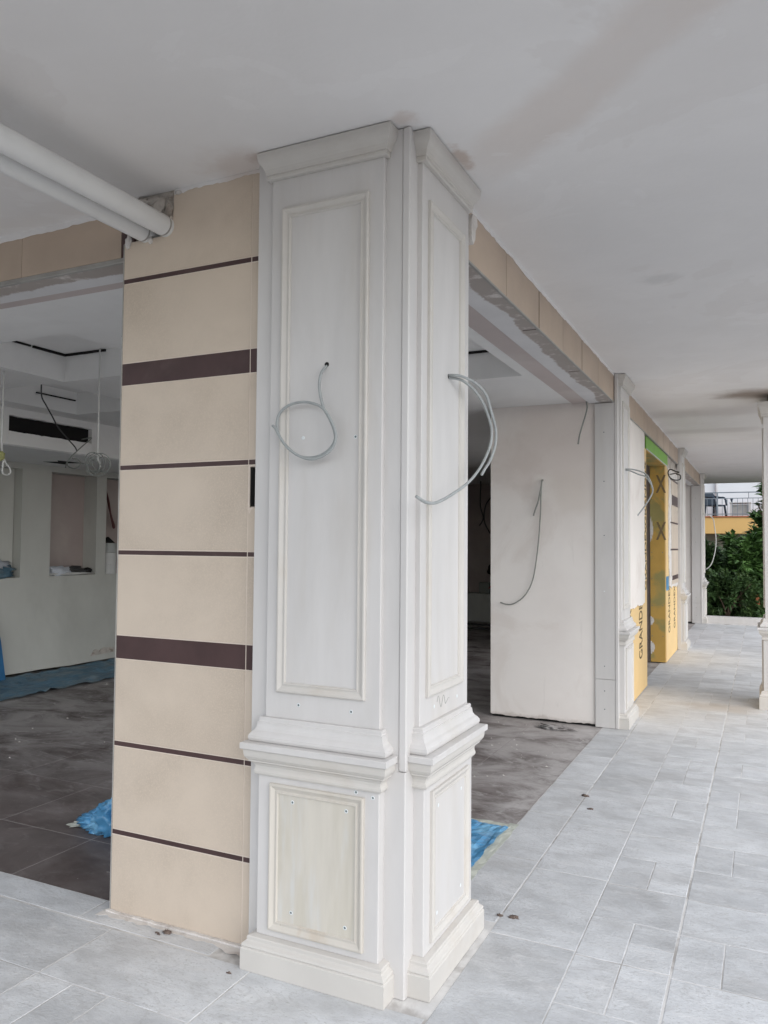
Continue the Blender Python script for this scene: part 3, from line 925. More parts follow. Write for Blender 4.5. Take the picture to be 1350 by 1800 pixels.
lintel_side('beige tiled beam above the yellow boarded doorway', 4.972, 9.98, [5.66, 6.29, 6.92, 7.54, 8.17, 8.80, 9.42], [6.29, 7.54, 8.17])
lintel_side('short far beige tiled beam between the two farthest pilasters', 10.575, 14.49, [11.2, 11.85, 12.5, 13.1, 13.8], [11.85, 13.1])
# plaster still hanging off the top corner of pilaster B
pl = [(0.622, 2.90), (0.64, 2.93), (0.69, 2.935), (0.70, 2.90), (0.675, 2.87), (0.67, 2.83), (0.645, 2.80), (0.622, 2.83)]
t = prism('plaster_lump', pl, 0, -0.0299, 0.012, SMEAR)
tag(t, 'ragged white plaster dab on the beam end behind the corner cornice', 'plaster')

# recess strip of bare plaster behind the beams
bm = bmesh.new()
box(bm, -0.3845, -0.2405, 0.405, 14.4, 2.766, 2.80)
box(bm, -6.7, -1.37, 0.303, 0.3845, 2.766, 2.80)
struct(link_mesh('ceiling_recess', bm, PINK))

# ------------------------------------------------------------------ stub walls, jambs, far piers
def stub(label, y, zt):
    t = thing('partition_wall', label, 'wall', (-0.65, y, 0), 0, 'plastered stub walls inside the openings')
    prof = [(-1.125, zt), (-0.194, zt), (-0.194, 0.012)] + ragged(40, -0.2, -1.12, 0.006, 0.028, y, 6)
    o = prism('plaster_face', [(a + 0.65, b) for a, b in prof], 1, 0.0, 0.16, SKIN, t)
    boxobj('gap', (-0.46, 0.45, 0.012, 0.15, 0.0, 0.03), BLACK, t)
    return t
stub('pale plastered stub wall inside the wide opening, with a hanging cable', 4.40, 2.774)
stub('narrow far plastered stub wall before the farthest pilaster', 14.52, 2.774)

def jamb(label, y, seam=0.405):
    t = thing('jamb_panel', label, 'jamb', (-0.105, y, 0), 0, 'grey stone door jambs')
    boxobj('upper_panel', (-0.0855, 0.0805, -0.01, 0.012, seam + 0.0015, 2.752), MARBLE, t, bev=0.0015)
    boxobj('lower_panel', (-0.0855, 0.0805, -0.01, 0.012, 0.001, seam - 0.0015), MARBLE, t, bev=0.0015)
    boxobj('edge_strip', (0.0815, 0.1075, -0.014, 0.03, 0.001, 2.994), MARBLE, t, bev=0.003)
    boxobj('core', (-0.0845, 0.0965, 0.0125, 0.56, 0.0, 2.998), MORTAR, t)
    for z in (2.08, 1.619, 1.145, 0.515, 0.308, 0.155, 2.5):
        bm = bmesh.new()
        cyl(bm, (-0.008, -0.0112, z), 0.005, 0.003, 'y', 10)
        link_mesh('screw', bm, PLUG if z != 1.145 else PLUG_RIM, t)
    return t
jamb('wide grey stone jamb beside the pale stub wall', 4.39)
jamb('far grey stone jamb by the garden end', 14.50)

# yellow boarded wall between pilaster and doorway
yb = thing('boarded_wall', 'yellow insulation board wall with dark lettering, left of the far doorway', 'wall', (-0.05, 5.75, 0), 0, 'yellow boarded walls by the doorway')
IY = Matrix.Translation((0.05, -5.75, 0))
def yp(o, t=None, I=None):
    o.parent = t or yb
    o.matrix_local = I or IY
    return o
yp(boxobj('board', (-0.062, -0.05, 4.975, 6.60, 0.012, 2.60), YBOARD))
yp(boxobj('core', (-0.235, -0.0625, 4.975, 6.595, 0.0, 2.757), MORTAR))
skin = [(4.976, 2.756), (6.44, 2.756)] + [(b, a) for a, b in ragged(40, 2.75, 0.97, 6.30, 6.40, 6, 4)] + ragged(18, 6.33, 4.976, 0.90, 0.965, 8, 4)
yp(prism('plaster_skin', skin, 0, -0.0495, -0.038, SKIN))
UPR = Matrix(((0, 0, 1, 0), (0, -1, 0, 0), (1, 0, 0, 0), (0, 0, 0, 1)))   # baseline runs up the wall (+Z), letters lean to -Y
UPM = Matrix(((0, 0, 1, 0), (0, 0, 0, 0), (0, 0, 0, 0), (0, 0, 0, 1)))
def upmat(y, z, x=-0.0492):
    # local x -> +Z, local y -> -Y, local z -> +X   (right-handed)
    mm = Matrix(((0, 0, 1, x), (0, -1, 0, y), (1, 0, 0, z), (0, 0, 0, 1)))
    return mm
def lettering(t, I, s, size, y, z, sx, x=-0.0492, bold=0.004):
    o = text('lettering', s, size, INK, t, I @ upmat(y, z, x), sx, bold)
    return o
lettering(yb, IY, 'GRANDEX', 0.34, 6.22, 0.36, 0.42)
lettering(yb, IY, 'GRANDEX', 0.20, 6.57, 1.05, 0.75)
lettering(yb, IY, 'GRANDEX', 0.20, 6.57, 1.75, 0.75)
lettering(yb, IY, 'X', 0.30, 5.45, 0.83, 0.42)

yd = thing('boarded_wall', 'low yellow insulation board with two lines of lettering, right of the far doorway', 'wall', (-0.05, 9.2, 0), 0, 'yellow boarded walls by the doorway')
ID = Matrix.Translation((0.05, -9.2, 0))
def dp(o):
    return yp(o, yd, ID)
dp(boxobj('board', (-0.062, -0.05, 8.502, 9.985, 0.012, 2.60), YBOARD))
dp(boxobj('core', (-0.235, -0.0625, 8.56, 9.985, 0.0, 2.757), MORTAR))
skin = [(8.62, 2.59), (9.984, 2.59), (9.984, 0.955)] + ragged(14, 9.98, 8.86, 0.93, 1.0, 5, 5) + [(b, a) for a, b in ragged(26, 1.0, 2.55, 8.72, 8.9, 11, 5)]
dp(prism('plaster_skin', skin, 0, -0.0495, -0.040, SMEAR))
prev = 1.0
for z0, z1 in ((1.06, 1.12), (1.475, 1.495), (1.85, 1.87), (2.11, 2.25), (2.45, 2.475)):
    if z0 - prev > 0.05:
        bm = bmesh.new()
        box(bm, -0.0398, -0.034, 9.12, 9.98, prev + 0.002, z0 - 0.002, bev=0.001)
        dp(link_mesh('tile', bm, BEIGE))
    dp(boxobj('stripe', (-0.0398, -0.0345, 9.2 if z1 - z0 > 0.04 else 9.0, 9.98, z0, z1), BROWN))
    prev = z1
dp(boxobj('blue_patch', (-0.0495, -0.047, 8.51, 8.82, 0.945, 1.13), BLUE_PL))
lettering(yd, ID, 'GRANDEX', 0.30, 8.97, 0.36, 0.46)
lettering(yd, ID, 'GRANDEX', 0.28, 9.66, 0.36, 0.46)
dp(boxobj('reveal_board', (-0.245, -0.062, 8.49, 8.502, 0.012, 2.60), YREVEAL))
XM = Matrix(((1, 0, 0, 0), (0, 0, -1, 8.4885), (0, 1, 0, 0), (0, 0, 0, 1)))
for x, z in ((-0.185, 2.24), (-0.185, 1.62)):
    text('lettering', 'X', 0.33, INK_X, yd, ID @ Matrix.Translation((x + 0.02, 0, z)) @ XM, 0.5, 0.006)
for z in (0.35, 0.75, 1.1, 1.45, 2.15):
    for x in (-0.225, -0.09):
        bm = bmesh.new()
        cyl(bm, (x, 8.487, z), 0.006, 0.004, 'y', 8)
        dp(link_mesh('screw', bm, PLUG))
for i, (z, h, wd) in enumerate(((1.75, 0.22, 0.045), (0.55, 0.08, 0.05), (0.2, 0.12, 0.06))):
    cols = [(-0.2455 + wd * k / 8, z - h * (1 - (k / 8) ** 2) * (0.7 + 0.5 * noise.noise(Vector((k * 0.9, i, 0)))), z + h * (1 - (k / 8) ** 2) * (0.7 + 0.5 * noise.noise(Vector((k * 0.9, i, 4))))) for k in range(8)]
    dp(strip('filler_smear', cols, 1, 8.4875, 8.4895, SMEAR))
yh = thing('door_head', 'green and yellow board head above the far boarded doorway', 'door head', (-0.05, 7.6, 2.6))
IH = Matrix.Translation((0.05, -7.6, -2.6))
yp(boxobj('green_board', (-0.062, -0.05, 6.605, 8.77, 2.604, 2.748), GREEN), yh, IH)
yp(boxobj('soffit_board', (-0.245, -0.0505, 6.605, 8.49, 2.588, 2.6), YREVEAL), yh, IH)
yp(boxobj('white_edge', (-0.0495, -0.046, 6.605, 8.77, 2.60, 2.612), PAPER), yh, IH)
o = boxobj('inner_wall', (-1.6, -0.25, 8.56, 8.66, 0.0, 2.774), NICHE)
tag(o, 'grey plaster wall inside the yellow boarded doorway', 'wall')

# interior back walls
o = boxobj('back_wall', (-6.7, -0.24, 13.0, 13.1, -0.14, 2.774), NICHE)
tag(o, 'dark bare plaster back wall at the far end of the room', 'wall')
o = boxobj('inner_wall', (-0.32, -0.25, 8.67, 13.0, 0.0, 2.774), NICHE)
tag(o, 'bare inner wall behind the far boards', 'wall')

# niche wall on the far left of the room
nw = thing('niche_wall', 'grey green plaster wall with recessed niches at the back of the room', 'wall', (-6.5, 3.5, 0))
IN_ = Matrix.Translation((6.5, -3.5, 0))
def np_(o):
    o.parent = nw
    o.matrix_local = IN_
    return o
np_(prism('lower_wall', [(-1.0, 1.118), (13.0, 1.118), (13.0, 0.03)] + ragged(60, 13.0, -1.0, 0.015, 0.05, 2, 3), 0, -6.8, -6.5, GREYPL))
np_(boxobj('upper_wall', (-6.8, -6.5, -1.0, 13.0, 2.355, 2.46), GREYPL))
for a, b in ((3.83, 4.24), (4.952, 5.115), (5.9, 13.0), (-1.0, 2.5)):
    np_(boxobj('pier', (-6.8, -6.5005, a, b, 1.1185, 2.3545), GREYPL))
np_(boxobj('niche_back', (-6.9, -6.72, 3.84, 5.89, 1.1185, 2.3545), NICHE))
np_(boxobj('niche_back', (-6.9, -6.62, 2.51, 3.82, 1.1185, 2.3545), GREYPL))
np_(prism('broken_edge', [(4.9, 0.10)] + ragged(10, 4.95, 5.3, 0.14, 0.2, 3, 12) + [(5.3, 0.11)], 0, -6.4999, -6.492, MORTAR))

# bulkhead with the open grille slot
bh = thing('bulkhead', 'dropped ceiling box with a long black open slot', 'bulkhead', (-5.2, 3.2, 2.43))
IB = Matrix.Translation((5.2, -3.2, -2.43))
def bp(o):
    o.parent = bh
    o.matrix_local = IB
    return o
up = ragged(30, 2.586, 3.587, 2.698, 2.708, 4, 9)
lo = ragged(30, 3.587, 2.592, 2.548, 2.560, 6, 9)
bp(boxobj('face', (-5.25, -5.2, -1.0, 2.585, 2.43, 2.774), CEIL_IN))
bp(boxobj('face', (-5.25, -5.2, 3.59, 13.0, 2.43, 2.774), CEIL_IN))
bp(prism('face', [(2.5855, 2.774), (3.5895, 2.774)] + up[::-1], 0, -5.25, -5.2, CEIL_IN))
bp(prism('face', [(2.5855, 2.4305), (3.5895, 2.4305)] + lo, 0, -5.25, -5.2, CEIL_IN))
bp(boxobj('slot_back', (-5.6, -5.252, 2.4, 3.8, 2.45, 2.77), BLACK))
bp(boxobj('soffit', (-6.7, -5.2505, -1.0, 13.0, 2.425, 2.4445), CEIL_IN))
bp(prism('soffit_tear', [(-6.18, 3.83), (-6.02, 3.90), (-5.92, 3.80), (-5.86, 4.16), (-6.05, 4.06), (-6.20, 4.17)], 2, 2.4225, 2.4248, BLACK))

# ------------------------------------------------------------------ things inside the left room
def cable(label, paths, r, mat, group=None, name='cable'):
    o = tubeobj(name, paths, r, mat)
    return tag(o, label, 'cable', group)
GI = 'loose cables hanging in the room'
cable('white flex hanging from the coffer to a dark tangle', [[(-3.383, 1.9, 2.985), (-3.381, 1.9, 2.6), (-3.379, 1.9, 2.18), (-3.36, 1.9, 2.12), (-3.33, 1.88, 2.085)]], 0.006, CABLE_W, GI)
bm = bmesh.new()
rr = random.Random(3)
for k in range(5):
    c = Vector((-3.38 + rr.uniform(-0.05, 0.05), 1.9, 2.12 + rr.uniform(-0.03, 0.03)))
    ax, az = rr.uniform(0.05, 0.10), rr.uniform(0.05, 0.09)
    a0 = rr.uniform(0, 6)
    tube(bm, [(c.x + ax * math.cos(a0 + i * 0.6), c.y + 0.03 * math.sin(i * 0.4 + k), c.z + az * math.sin(a0 + i * 0.6)) for i in range(12)], 0.0035, 6, 3)
tag(link_mesh('cable_coil', bm, CABLE_G, None, True), 'tangled dark coil of thin wires at the end of the white flex', 'cable', GI)
cable('white flex with a loose loop at the left picture edge', [[(-3.9, 1.485, 2.774), (-3.9, 1.486, 2.49), (-3.9, 1.484, 2.347), (-3.9, 1.4855, 2.205), (-3.9, 1.501, 2.15), (-3.9, 1.523, 2.10), (-3.9, 1.557, 2.069), (-3.9, 1.565, 2.034), (-3.9, 1.534, 2.0156), (-3.9, 1.50, 2.029), (-3.9, 1.496, 2.064), (-3.9, 1.5055, 2.136)]], 0.0065, CABLE_W, GI)
o = lump('tape_wrap', (-3.9, 1.48, 2.15), (0.02, 0.03, 0.035), YELLOW_TAPE, None, 0.4)
tag(o, 'yellow tape wrapped round wire ends at the left edge', 'tape')
cable('long black cable slanting across the slot', [[(-4.6, 2.426, 2.99), (-4.6, 2.426, 2.814), (-4.6, 2.483, 2.727), (-4.6, 2.549, 2.643), (-4.6, 2.616, 2.556), (-4.6, 2.718, 2.4725), (-4.6, 2.81, 2.4035), (-4.6, 2.8335, 2.37)]], 0.006, CABLE_D, GI)
cable('dark grey cable coming out of the slot into a ring', [[(-5.19, 3.45, 2.58), (-4.9, 3.299, 2.56), (-4.9, 3.22, 2.493), (-4.9, 3.113, 2.405), (-4.9, 3.044, 2.341), (-4.9, 2.999, 2.285), (-4.9, 2.983, 2.232)],
       [(-4.9, 2.999, 2.285), (-4.85, 2.97, 2.244), (-4.85, 3.04, 2.232), (-4.85, 3.10, 2.256), (-4.85, 3.12, 2.296), (-4.85, 3.08, 2.3245), (-4.85, 3.02, 2.326)]], 0.006, CABLE_G, GI)
cable('maroon double cable hanging in the right niche', [[(-6.66, 5.2, 2.3), (-6.6, 5.24, 2.1), (-6.6, 5.30, 1.85), (-6.6, 5.34, 1.72), (-6.6, 5.36, 1.74), (-6.62, 5.31, 1.9), (-6.66, 5.23, 2.28)]], 0.011, CABLE_R, GI)

o = crumple('plastic_sheet', (-6.46, 1.5, 0.0), (-6.46, 5.9, 0.0), (-5.46, 1.8, 0.0), 110, 26, 0.045, BLUE_DUST, None, 2.0, 4.0, 0.0, 0.002, 0.05)
tag(o, 'dusty blue grey plastic sheet along the foot of the niche wall', 'plastic sheet')
o = prism('blue_board', [(2.2, 0.0), (3.545, 0.0), (3.47, 0.45), (3.41, 0.66), (2.2, 0.66)], 0, -6.36, -6.33, BLUE_BD)
tag(o, 'blue board leaning at the left picture edge', 'board')
t = thing('rag_heap', 'blue rags heaped on the left niche shelf', 'rags', (-6.55, 3.35, 1.12))
lump('rag', (0, 0, 0.07), (0.13, 0.40, 0.085), BLUE_DUST, t, 0.5, 4, 2.0, 2.5)
lump('rag', (0.0, 0.20, 0.15), (0.08, 0.14, 0.05), PAPER, t, 0.6, 3, 5.0, 3)
t = thing('paper_heap', 'crumpled papers and dark bags on the middle niche shelf', 'papers', (-6.58, 4.55, 1.118))
lump('paper', (0.02, -0.12, 0.05), (0.08, 0.16, 0.06), PAPER, t, 0.5, 3, 1.0, 2.5)
lump('bag', (0.0, 0.10, 0.055), (0.08, 0.20, 0.05), CABLE_D, t, 0.5, 3, 8.0, 2.5)
lump('paper', (0.04, 0.02, 0.02), (0.07, 0.36, 0.02), CARD, t, 0.5, 3, 4.0, 4)
lump('lid', (0.02, 0.33, 0.05), (0.04, 0.06, 0.04), BLACK, t, 0.2, 3, 4.0, 2)
t = thing('paint_tin', 'stacked white paint tin with dark lid on the right niche shelf', 'tin', (-6.56, 5.24, 1.118))
for i, (z0, h, mt) in enumerate(((0.0, 0.12, CARD), (0.122, 0.15, CARD), (0.275, 0.12, TIN))):
    bm = bmesh.new()
    cyl(bm, (0, 0, z0), 0.095, h, 'z', 20)
    link_mesh('can', bm, mt, t, False)
bm = bmesh.new()
bmesh.ops.create_cone(bm, cap_ends=True, segments=20, radius1=0.095, radius2=0.01, depth=0.08)
bmesh.ops.translate(bm, verts=bm.verts, vec=(-0.01, -0.02, 0.437))
link_mesh('lid', bm, BLACK, t)
o = boxobj('red_box', (-6.62, -6.5, 5.37, 5.45, 1.118, 1.30), RED, bev=0.004)
tag(o, 'small red carton beside the paint tin', 'box')

# blue bag on the dark floor
t = thing('plastic_bag', 'crumpled bright blue plastic bag on the dark floor by the tiled wall', 'bag', (-2.03, 0.78, 0))
bm = bmesh.new()
bmesh.ops.create_icosphere(bm, subdivisions=5, radius=1.0)
for v in bm.verts:
    q = Vector((v.co.x * 1.7, v.co.y * 1.7, v.co.z * 0.8))
    fold = abs(noise.noise(q * 2.1 + Vector((3, 1, 2)))) * 0.7 + abs(noise.noise(q * 3.4 + Vector((1, 5, 2)))) * 0.26
    k = 1.12 - fold
    top = 0.10 + 0.09 * max(-1.0, min(1.0, v.co.x + 0.3))
    z = 0.03 + (v.co.z * k + 0.2) * top
    v.co = Vector((v.co.x * k * (0.24 - 0.07 * v.co.z), v.co.y * k * 0.15, max(0.0, z)))
link_mesh('bag', bm, BLUE_PL, t, True)
crumple('clear_tail', (-0.25, -0.12, 0.0), (-0.10, -0.08, 0.0), (-0.23, -0.04, 0.0), 8, 5, 0.025, TAPE, t, 3.0, 9, 0.002, 0.002, 0.02)

# taped blue sheet on the right
t = thing('floor_sheet', 'blue plastic sheet taped down beside the corner pilaster', 'plastic sheet', (-0.2, 1.4, 0))
crumple('sheet', (-0.70, -0.36, 0.0), (0.045, -0.36, 0.0), (-0.70, 0.33, 0.0), 40, 40, 0.022, BLUE_PL, t, 7.0, 9, 0.001, 0.001, 0.012)
crumple('tape_strip', (0.03, -0.45, 0.0), (0.085, -0.45, 0.0), (0.03, 0.40, 0.0), 4, 40, 0.006, TAPE, t, 5.0, 12, 0.0, 0.001, 0.012)
crumple('tape_strip', (-0.60, 0.315, 0.0), (0.085, 0.335, 0.0), (-0.60, 0.365, 0.0), 30, 4, 0.006, TAPE, t, 9.0, 12, 0.0, 0.001, 0.012)

o = tubeobj('wire_stub', [[(-1.35, 0.12, 2.475), (-1.385, 0.11, 2.465), (-1.40, 0.10, 2.44), (-1.408, 0.10, 2.425)]], 0.006, CABLE_G)
tag(o, 'short bent wire stub poking from the edge of the striped wall', 'wire')
# ------------------------------------------------------------------ cables on the pilasters
GC = 'grey cable ends left hanging from the pilasters'
cabA = [(-0.3119, -0.015, 2.1767), (-0.3194, -0.04, 2.1513), (-0.3248, -0.05, 2.1094), (-0.3198, -0.052, 2.0649), (-0.3041, -0.052, 2.0129), (-0.2815, -0.05, 1.9754), (-0.2624, -0.048, 1.9314), (-0.2592, -0.05, 1.8963), (-0.2804, -0.054, 1.863), (-0.3192, -0.058, 1.8425), (-0.3639, -0.06, 1.8376), (-0.4108, -0.06, 1.8512), (-0.4587, -0.06, 1.8887), (-0.4903, -0.058, 1.9312), (-0.4995, -0.056, 1.9731), (-0.4856, -0.055, 2.0097), (-0.4468, -0.055, 2.0345), (-0.3904, -0.056, 2.0416), (-0.3384, -0.058, 2.031), (-0.2994, -0.062, 2.0099), (-0.272, -0.063, 1.9732), (-0.25, -0.063, 1.9253), (-0.2491, -0.064, 1.8929), (-0.2664, -0.066, 1.8613), (-0.3049, -0.07, 1.8373), (-0.3483, -0.073, 1.8315), (-0.399, -0.073, 1.848), (-0.4465, -0.072, 1.8808), (-0.4776, -0.072, 1.9215), (-0.4968, -0.07, 1.9501), (-0.5093, -0.07, 1.962)]
cable('grey cable looped in a ring on the large left pilaster', [cabA], 0.0052, CABLE, GC)
B1 = [(0.015, 0.3389, 2.1822), (0.05, 0.3334, 2.1778), (0.07, 0.3576, 2.1763), (0.1, 0.4245, 2.1605), (0.12, 0.489, 2.1267), (0.13, 0.5232, 2.0668), (0.135, 0.5605, 2.015), (0.135, 0.5766, 1.9763), (0.135, 0.5612, 1.9251), (0.13, 0.5118, 1.8633), (0.13, 0.4566, 1.8302), (0.13, 0.4126, 1.8012)]
B2 = [(0.015, 0.339, 2.1736), (0.045, 0.3581, 2.1705), (0.065, 0.383, 2.1635), (0.09, 0.4415, 2.1366), (0.11, 0.494, 2.0879), (0.12, 0.5412, 2.0294), (0.125, 0.5518, 1.9817), (0.125, 0.5267, 1.9216), (0.125, 0.4271, 1.8394), (0.12, 0.3013, 1.7675), (0.115, 0.1449, 1.7126), (0.11, 0.041, 1.6821), (0.108, -0.0281, 1.6697), (0.106, -0.0935, 1.6704), (0.1, -0.1501, 1.6852)]
cable('shorter outer grey cable bowing from the right corner pilaster', [B1], 0.0055, CABLE, GC)
cable('longer grey cable sweeping back across the corner strip', [B2], 0.0055, CABLE, GC)
for par, (x, y, z), ax in ((pilA, (-0.3119, -0.0205, 2.1785), 'y'), (pilB, (0.0205, 0.339, 2.178), 'x')):
    bm = bmesh.new()
    cyl(bm, (x, y, z), 0.009, 0.0012 * (1 if ax == 'x' else -1), ax, 14)
    o = link_mesh('cable_hole', bm, BLACK, par)
    o.matrix_local = (Matrix.Translation(par.location) @ Matrix.Rotation(par.rotation_euler.z, 4, 'Z')).inverted()
cable('thin green grey cable curling down the pale stub wall', [[(-0.645, 4.41, 2.10), (-0.646, 4.37, 2.09), (-0.65, 4.355, 1.969), (-0.6557, 4.36, 1.8122), (-0.6718, 4.36, 1.5772), (-0.6956, 4.36, 1.3816), (-0.7254, 4.36, 1.2241), (-0.7753, 4.36, 1.1153), (-0.8358, 4.36, 1.0482), (-0.9065, 4.36, 1.0078), (-0.968, 4.36, 1.0033), (-1.0194, 4.365, 1.0175)]], 0.006, CABLE_G, GC)
cable('short cable stub on the pale stub wall', [[(-0.645, 4.41, 2.105), (-0.6435, 4.37, 2.096), (-0.6476, 4.34, 2.0274), (-0.6693, 4.34, 1.92), (-0.6931, 4.34, 1.8517), (-0.7129, 4.34, 1.7888)]], 0.0075, CABLE_G, GC)
cable('dark cable hanging from the beam end beside the jamb', [[(-0.2415, 4.3, 2.80), (-0.2415, 4.3, 2.7525), (-0.2378, 4.3, 2.7039), (-0.2528, 4.3, 2.638), (-0.276, 4.3, 2.5627), (-0.3008, 4.3, 2.4775), (-0.314, 4.3, 2.3975)]], 0.007, CABLE_G, GC)
cable('pair of grey cables bowing out of the second pilaster', [[(0.015, 4.68, 2.197), (0.065, 4.68, 2.187), (0.131, 4.68, 2.156), (0.185, 4.68, 2.137), (0.217, 4.68, 2.096), (0.244, 4.68, 2.044), (0.244, 4.68, 1.993), (0.216, 4.68, 1.937), (0.178, 4.68, 1.875), (0.145, 4.68, 1.83), (0.12, 4.68, 1.796)],
       [(0.015, 4.68, 2.208), (0.087, 4.68, 2.2), (0.164, 4.68, 2.174), (0.207, 4.68, 2.136), (0.234, 4.68, 2.079), (0.241, 4.68, 2.034)]], 0.006, CABLE, GC)
cb = [(0.002, 2.613), (-0.049, 2.634), (-0.121, 2.665), (-0.155, 2.618), (-0.122, 2.54), (-0.049, 2.509), (0.008, 2.527), (0.005, 2.584), (-0.049, 2.605)]
cable('coil of dark cable by the third pilaster', [[(-0.045, 9.0, 2.52)] + [(1.104 + (x - 1.104) * 0.895 + 0.0, 8.5 + 0.02 * i, 1.532 + (z - 1.532) * 0.895) for i, (x, z) in enumerate(cb)]], 0.008, CABLE_D, GC)
cable('pale cable hanging off the farthest pilaster', [[(0.02, 14.6, 2.2), (0.1955, 14.6, 2.109), (0.2318, 14.6, 1.921), (0.2555, 14.6, 1.7336), (0.254, 14.6, 1.5464), (0.2274, 14.6, 1.3795), (0.1885, 14.6, 1.2337), (0.1393, 14.6, 1.1386), (0.0713, 14.6, 1.0748)]], 0.009, CABLE_W, GC)

# ------------------------------------------------------------------ glimpse through the gap left of the stub wall
o = boxobj('ledge', (-6.4, -3.0, 12.5, 12.99, 0.0, 0.56), GREYPL, bev=0.01)
tag(o, 'low white ledge deep in the dark room', 'ledge')
t = thing('carton', 'white carton with a round red mark on the ledge deep in the room', 'box', (-3.62, 12.7, 0.562))
boxobj('box', (-0.16, 0.30, -0.12, 0.12, 0.0, 0.34), CARD, t, bev=0.006)
bm = bmesh.new()
cyl(bm, (-0.08, -0.122, 0.22), 0.06, 0.003, 'y', 20)
link_mesh('round_mark', bm, RED, t)
for s in (-1, 1):
    bm = bmesh.new()
    tube(bm, [(-0.08 + s * 0.045, -0.122, 0.22 + s * 0.045), (-0.08 + s * 0.11, -0.122, 0.22 + s * 0.12)], 0.008, 6, 0)
    link_mesh('red_stroke', bm, RED, t)
o = lump('sack', (-3.72, 12.74, 1.05), (0.16, 0.12, 0.15), BLACK, None, 0.4, 3, 2)
tag(o, 'black sack on top of the white carton', 'sack')
o = boxobj('small_crate', (-4.02, -3.80, 12.6, 12.8, 0.562, 0.78), CABLE_G, bev=0.01)
tag(o, 'small dark crate beside the white carton', 'crate')
cable('dark wires dangling from the ceiling deep in the room', [[(-3.6, 12.2, 2.774), (-3.62, 12.2, 2.5), (-3.75, 12.2, 2.3), (-3.78, 12.2, 2.0), (-3.66, 12.2, 1.75)], [(-3.85, 12.2, 2.774), (-3.86, 12.2, 2.3), (-3.80, 12.2, 2.05), (-3.88, 12.2, 1.9)]], 0.012, CABLE_D, GI)
o = boxobj('ceiling_box', (-6.4, -3.2, 9.5, 9.6, 2.3, 2.774), CEIL_IN)
tag(o, 'pale boxed duct crossing the dark room ceiling', 'duct')
o = tubeobj('floor_pipe', [[(-5.5, 11.6, 0.05), (-4.4, 11.7, 0.05), (-3.3, 11.5, 0.05)], [(-5.5, 11.2, 0.03), (-4.4, 11.15, 0.03), (-3.3, 11.1, 0.03)]], 0.02, CABLE_D)
tag(o, 'dark hoses lying across the floor deep in the room', 'hose')

# ------------------------------------------------------------------ free-standing column on the right
def sweep_full(name, prof, h, mat, parent):
    bm = bmesh.new()
    rows = [[bm.verts.new((sx * (h + e), sy * (h + e), z)) for sx, sy in ((-1, -1), (1, -1), (1, 1), (-1, 1))] for e, z in prof]
    for a, b in zip(rows, rows[1:]):
        for k in range(4):
            bm.faces.new((a[k], a[(k + 1) % 4], b[(k + 1) % 4], b[k]))
    bm.faces.new(rows[0][::-1])
    bm.faces.new(rows[-1])
    return link_mesh(name, bm, mat, parent)
t = thing('column', 'square stone column standing free at the right picture edge', 'column', (1.36, 6.14, 0))
sc = lambda pr, dz: [(e, z + dz) for e, z in pr]
sweep_full('plinth', [(e, z * 1.42) for e, z in PLINTH], 0.262, MARBLE_M, t)
sweep_full('pedestal', [(0, 0.172), (0, 0.648)], 0.262, MARBLE, t)
sweep_full('cap_moulding', sc(CAPM, -0.042), 0.262, MARBLE_M, t)
sweep_full('cap_slab', sc(CAPS, -0.042), 0.264, MARBLE, t)
sweep_full('shaft_base', sc(TORUS, -0.042), 0.245, MARBLE, t)
sweep_full('shaft', [(0, 0.8535), (0, 2.78)], 0.243, MARBLE, t)
sweep_full('cornice', [(e * 1.1, 2.781 + (z - 2.898) * 1.45) for e, z in CORN], 0.245, MARBLE_M, t)
for nm, f in (('pedestal_frame', (-0.2, 0.2, 0.19, 0.63, 0.262)), ('shaft_frame', (-0.185, 0.185, 0.95, 2.68, 0.243))):
    for a in (0, -90):
        o = frame_u(nm, *f, MARBLE_M, t)
        o.rotation_euler = (0, 0, R(a))
boxobj('gap_shade', (-0.2, 0.2, -0.2, 0.2, 2.922, 2.999), BLACK, t)  # black block standing in for the dark of the gap above the cornice

# end kerb, garden, shrubs
bm = bmesh.new()
box(bm, -0.3, 2.15, 14.725, 14.95, -0.15, 0.13, bev=0.008)
tag(link_mesh('kerb_wall', bm, MARBLE), 'low white kerb wall at the garden end of the arcade', 'kerb')
bm = bmesh.new()
box(bm, -8, 9, 14.96, 24.2, -0.155, -0.10)
struct(link_mesh('garden_bed', bm, SOIL))

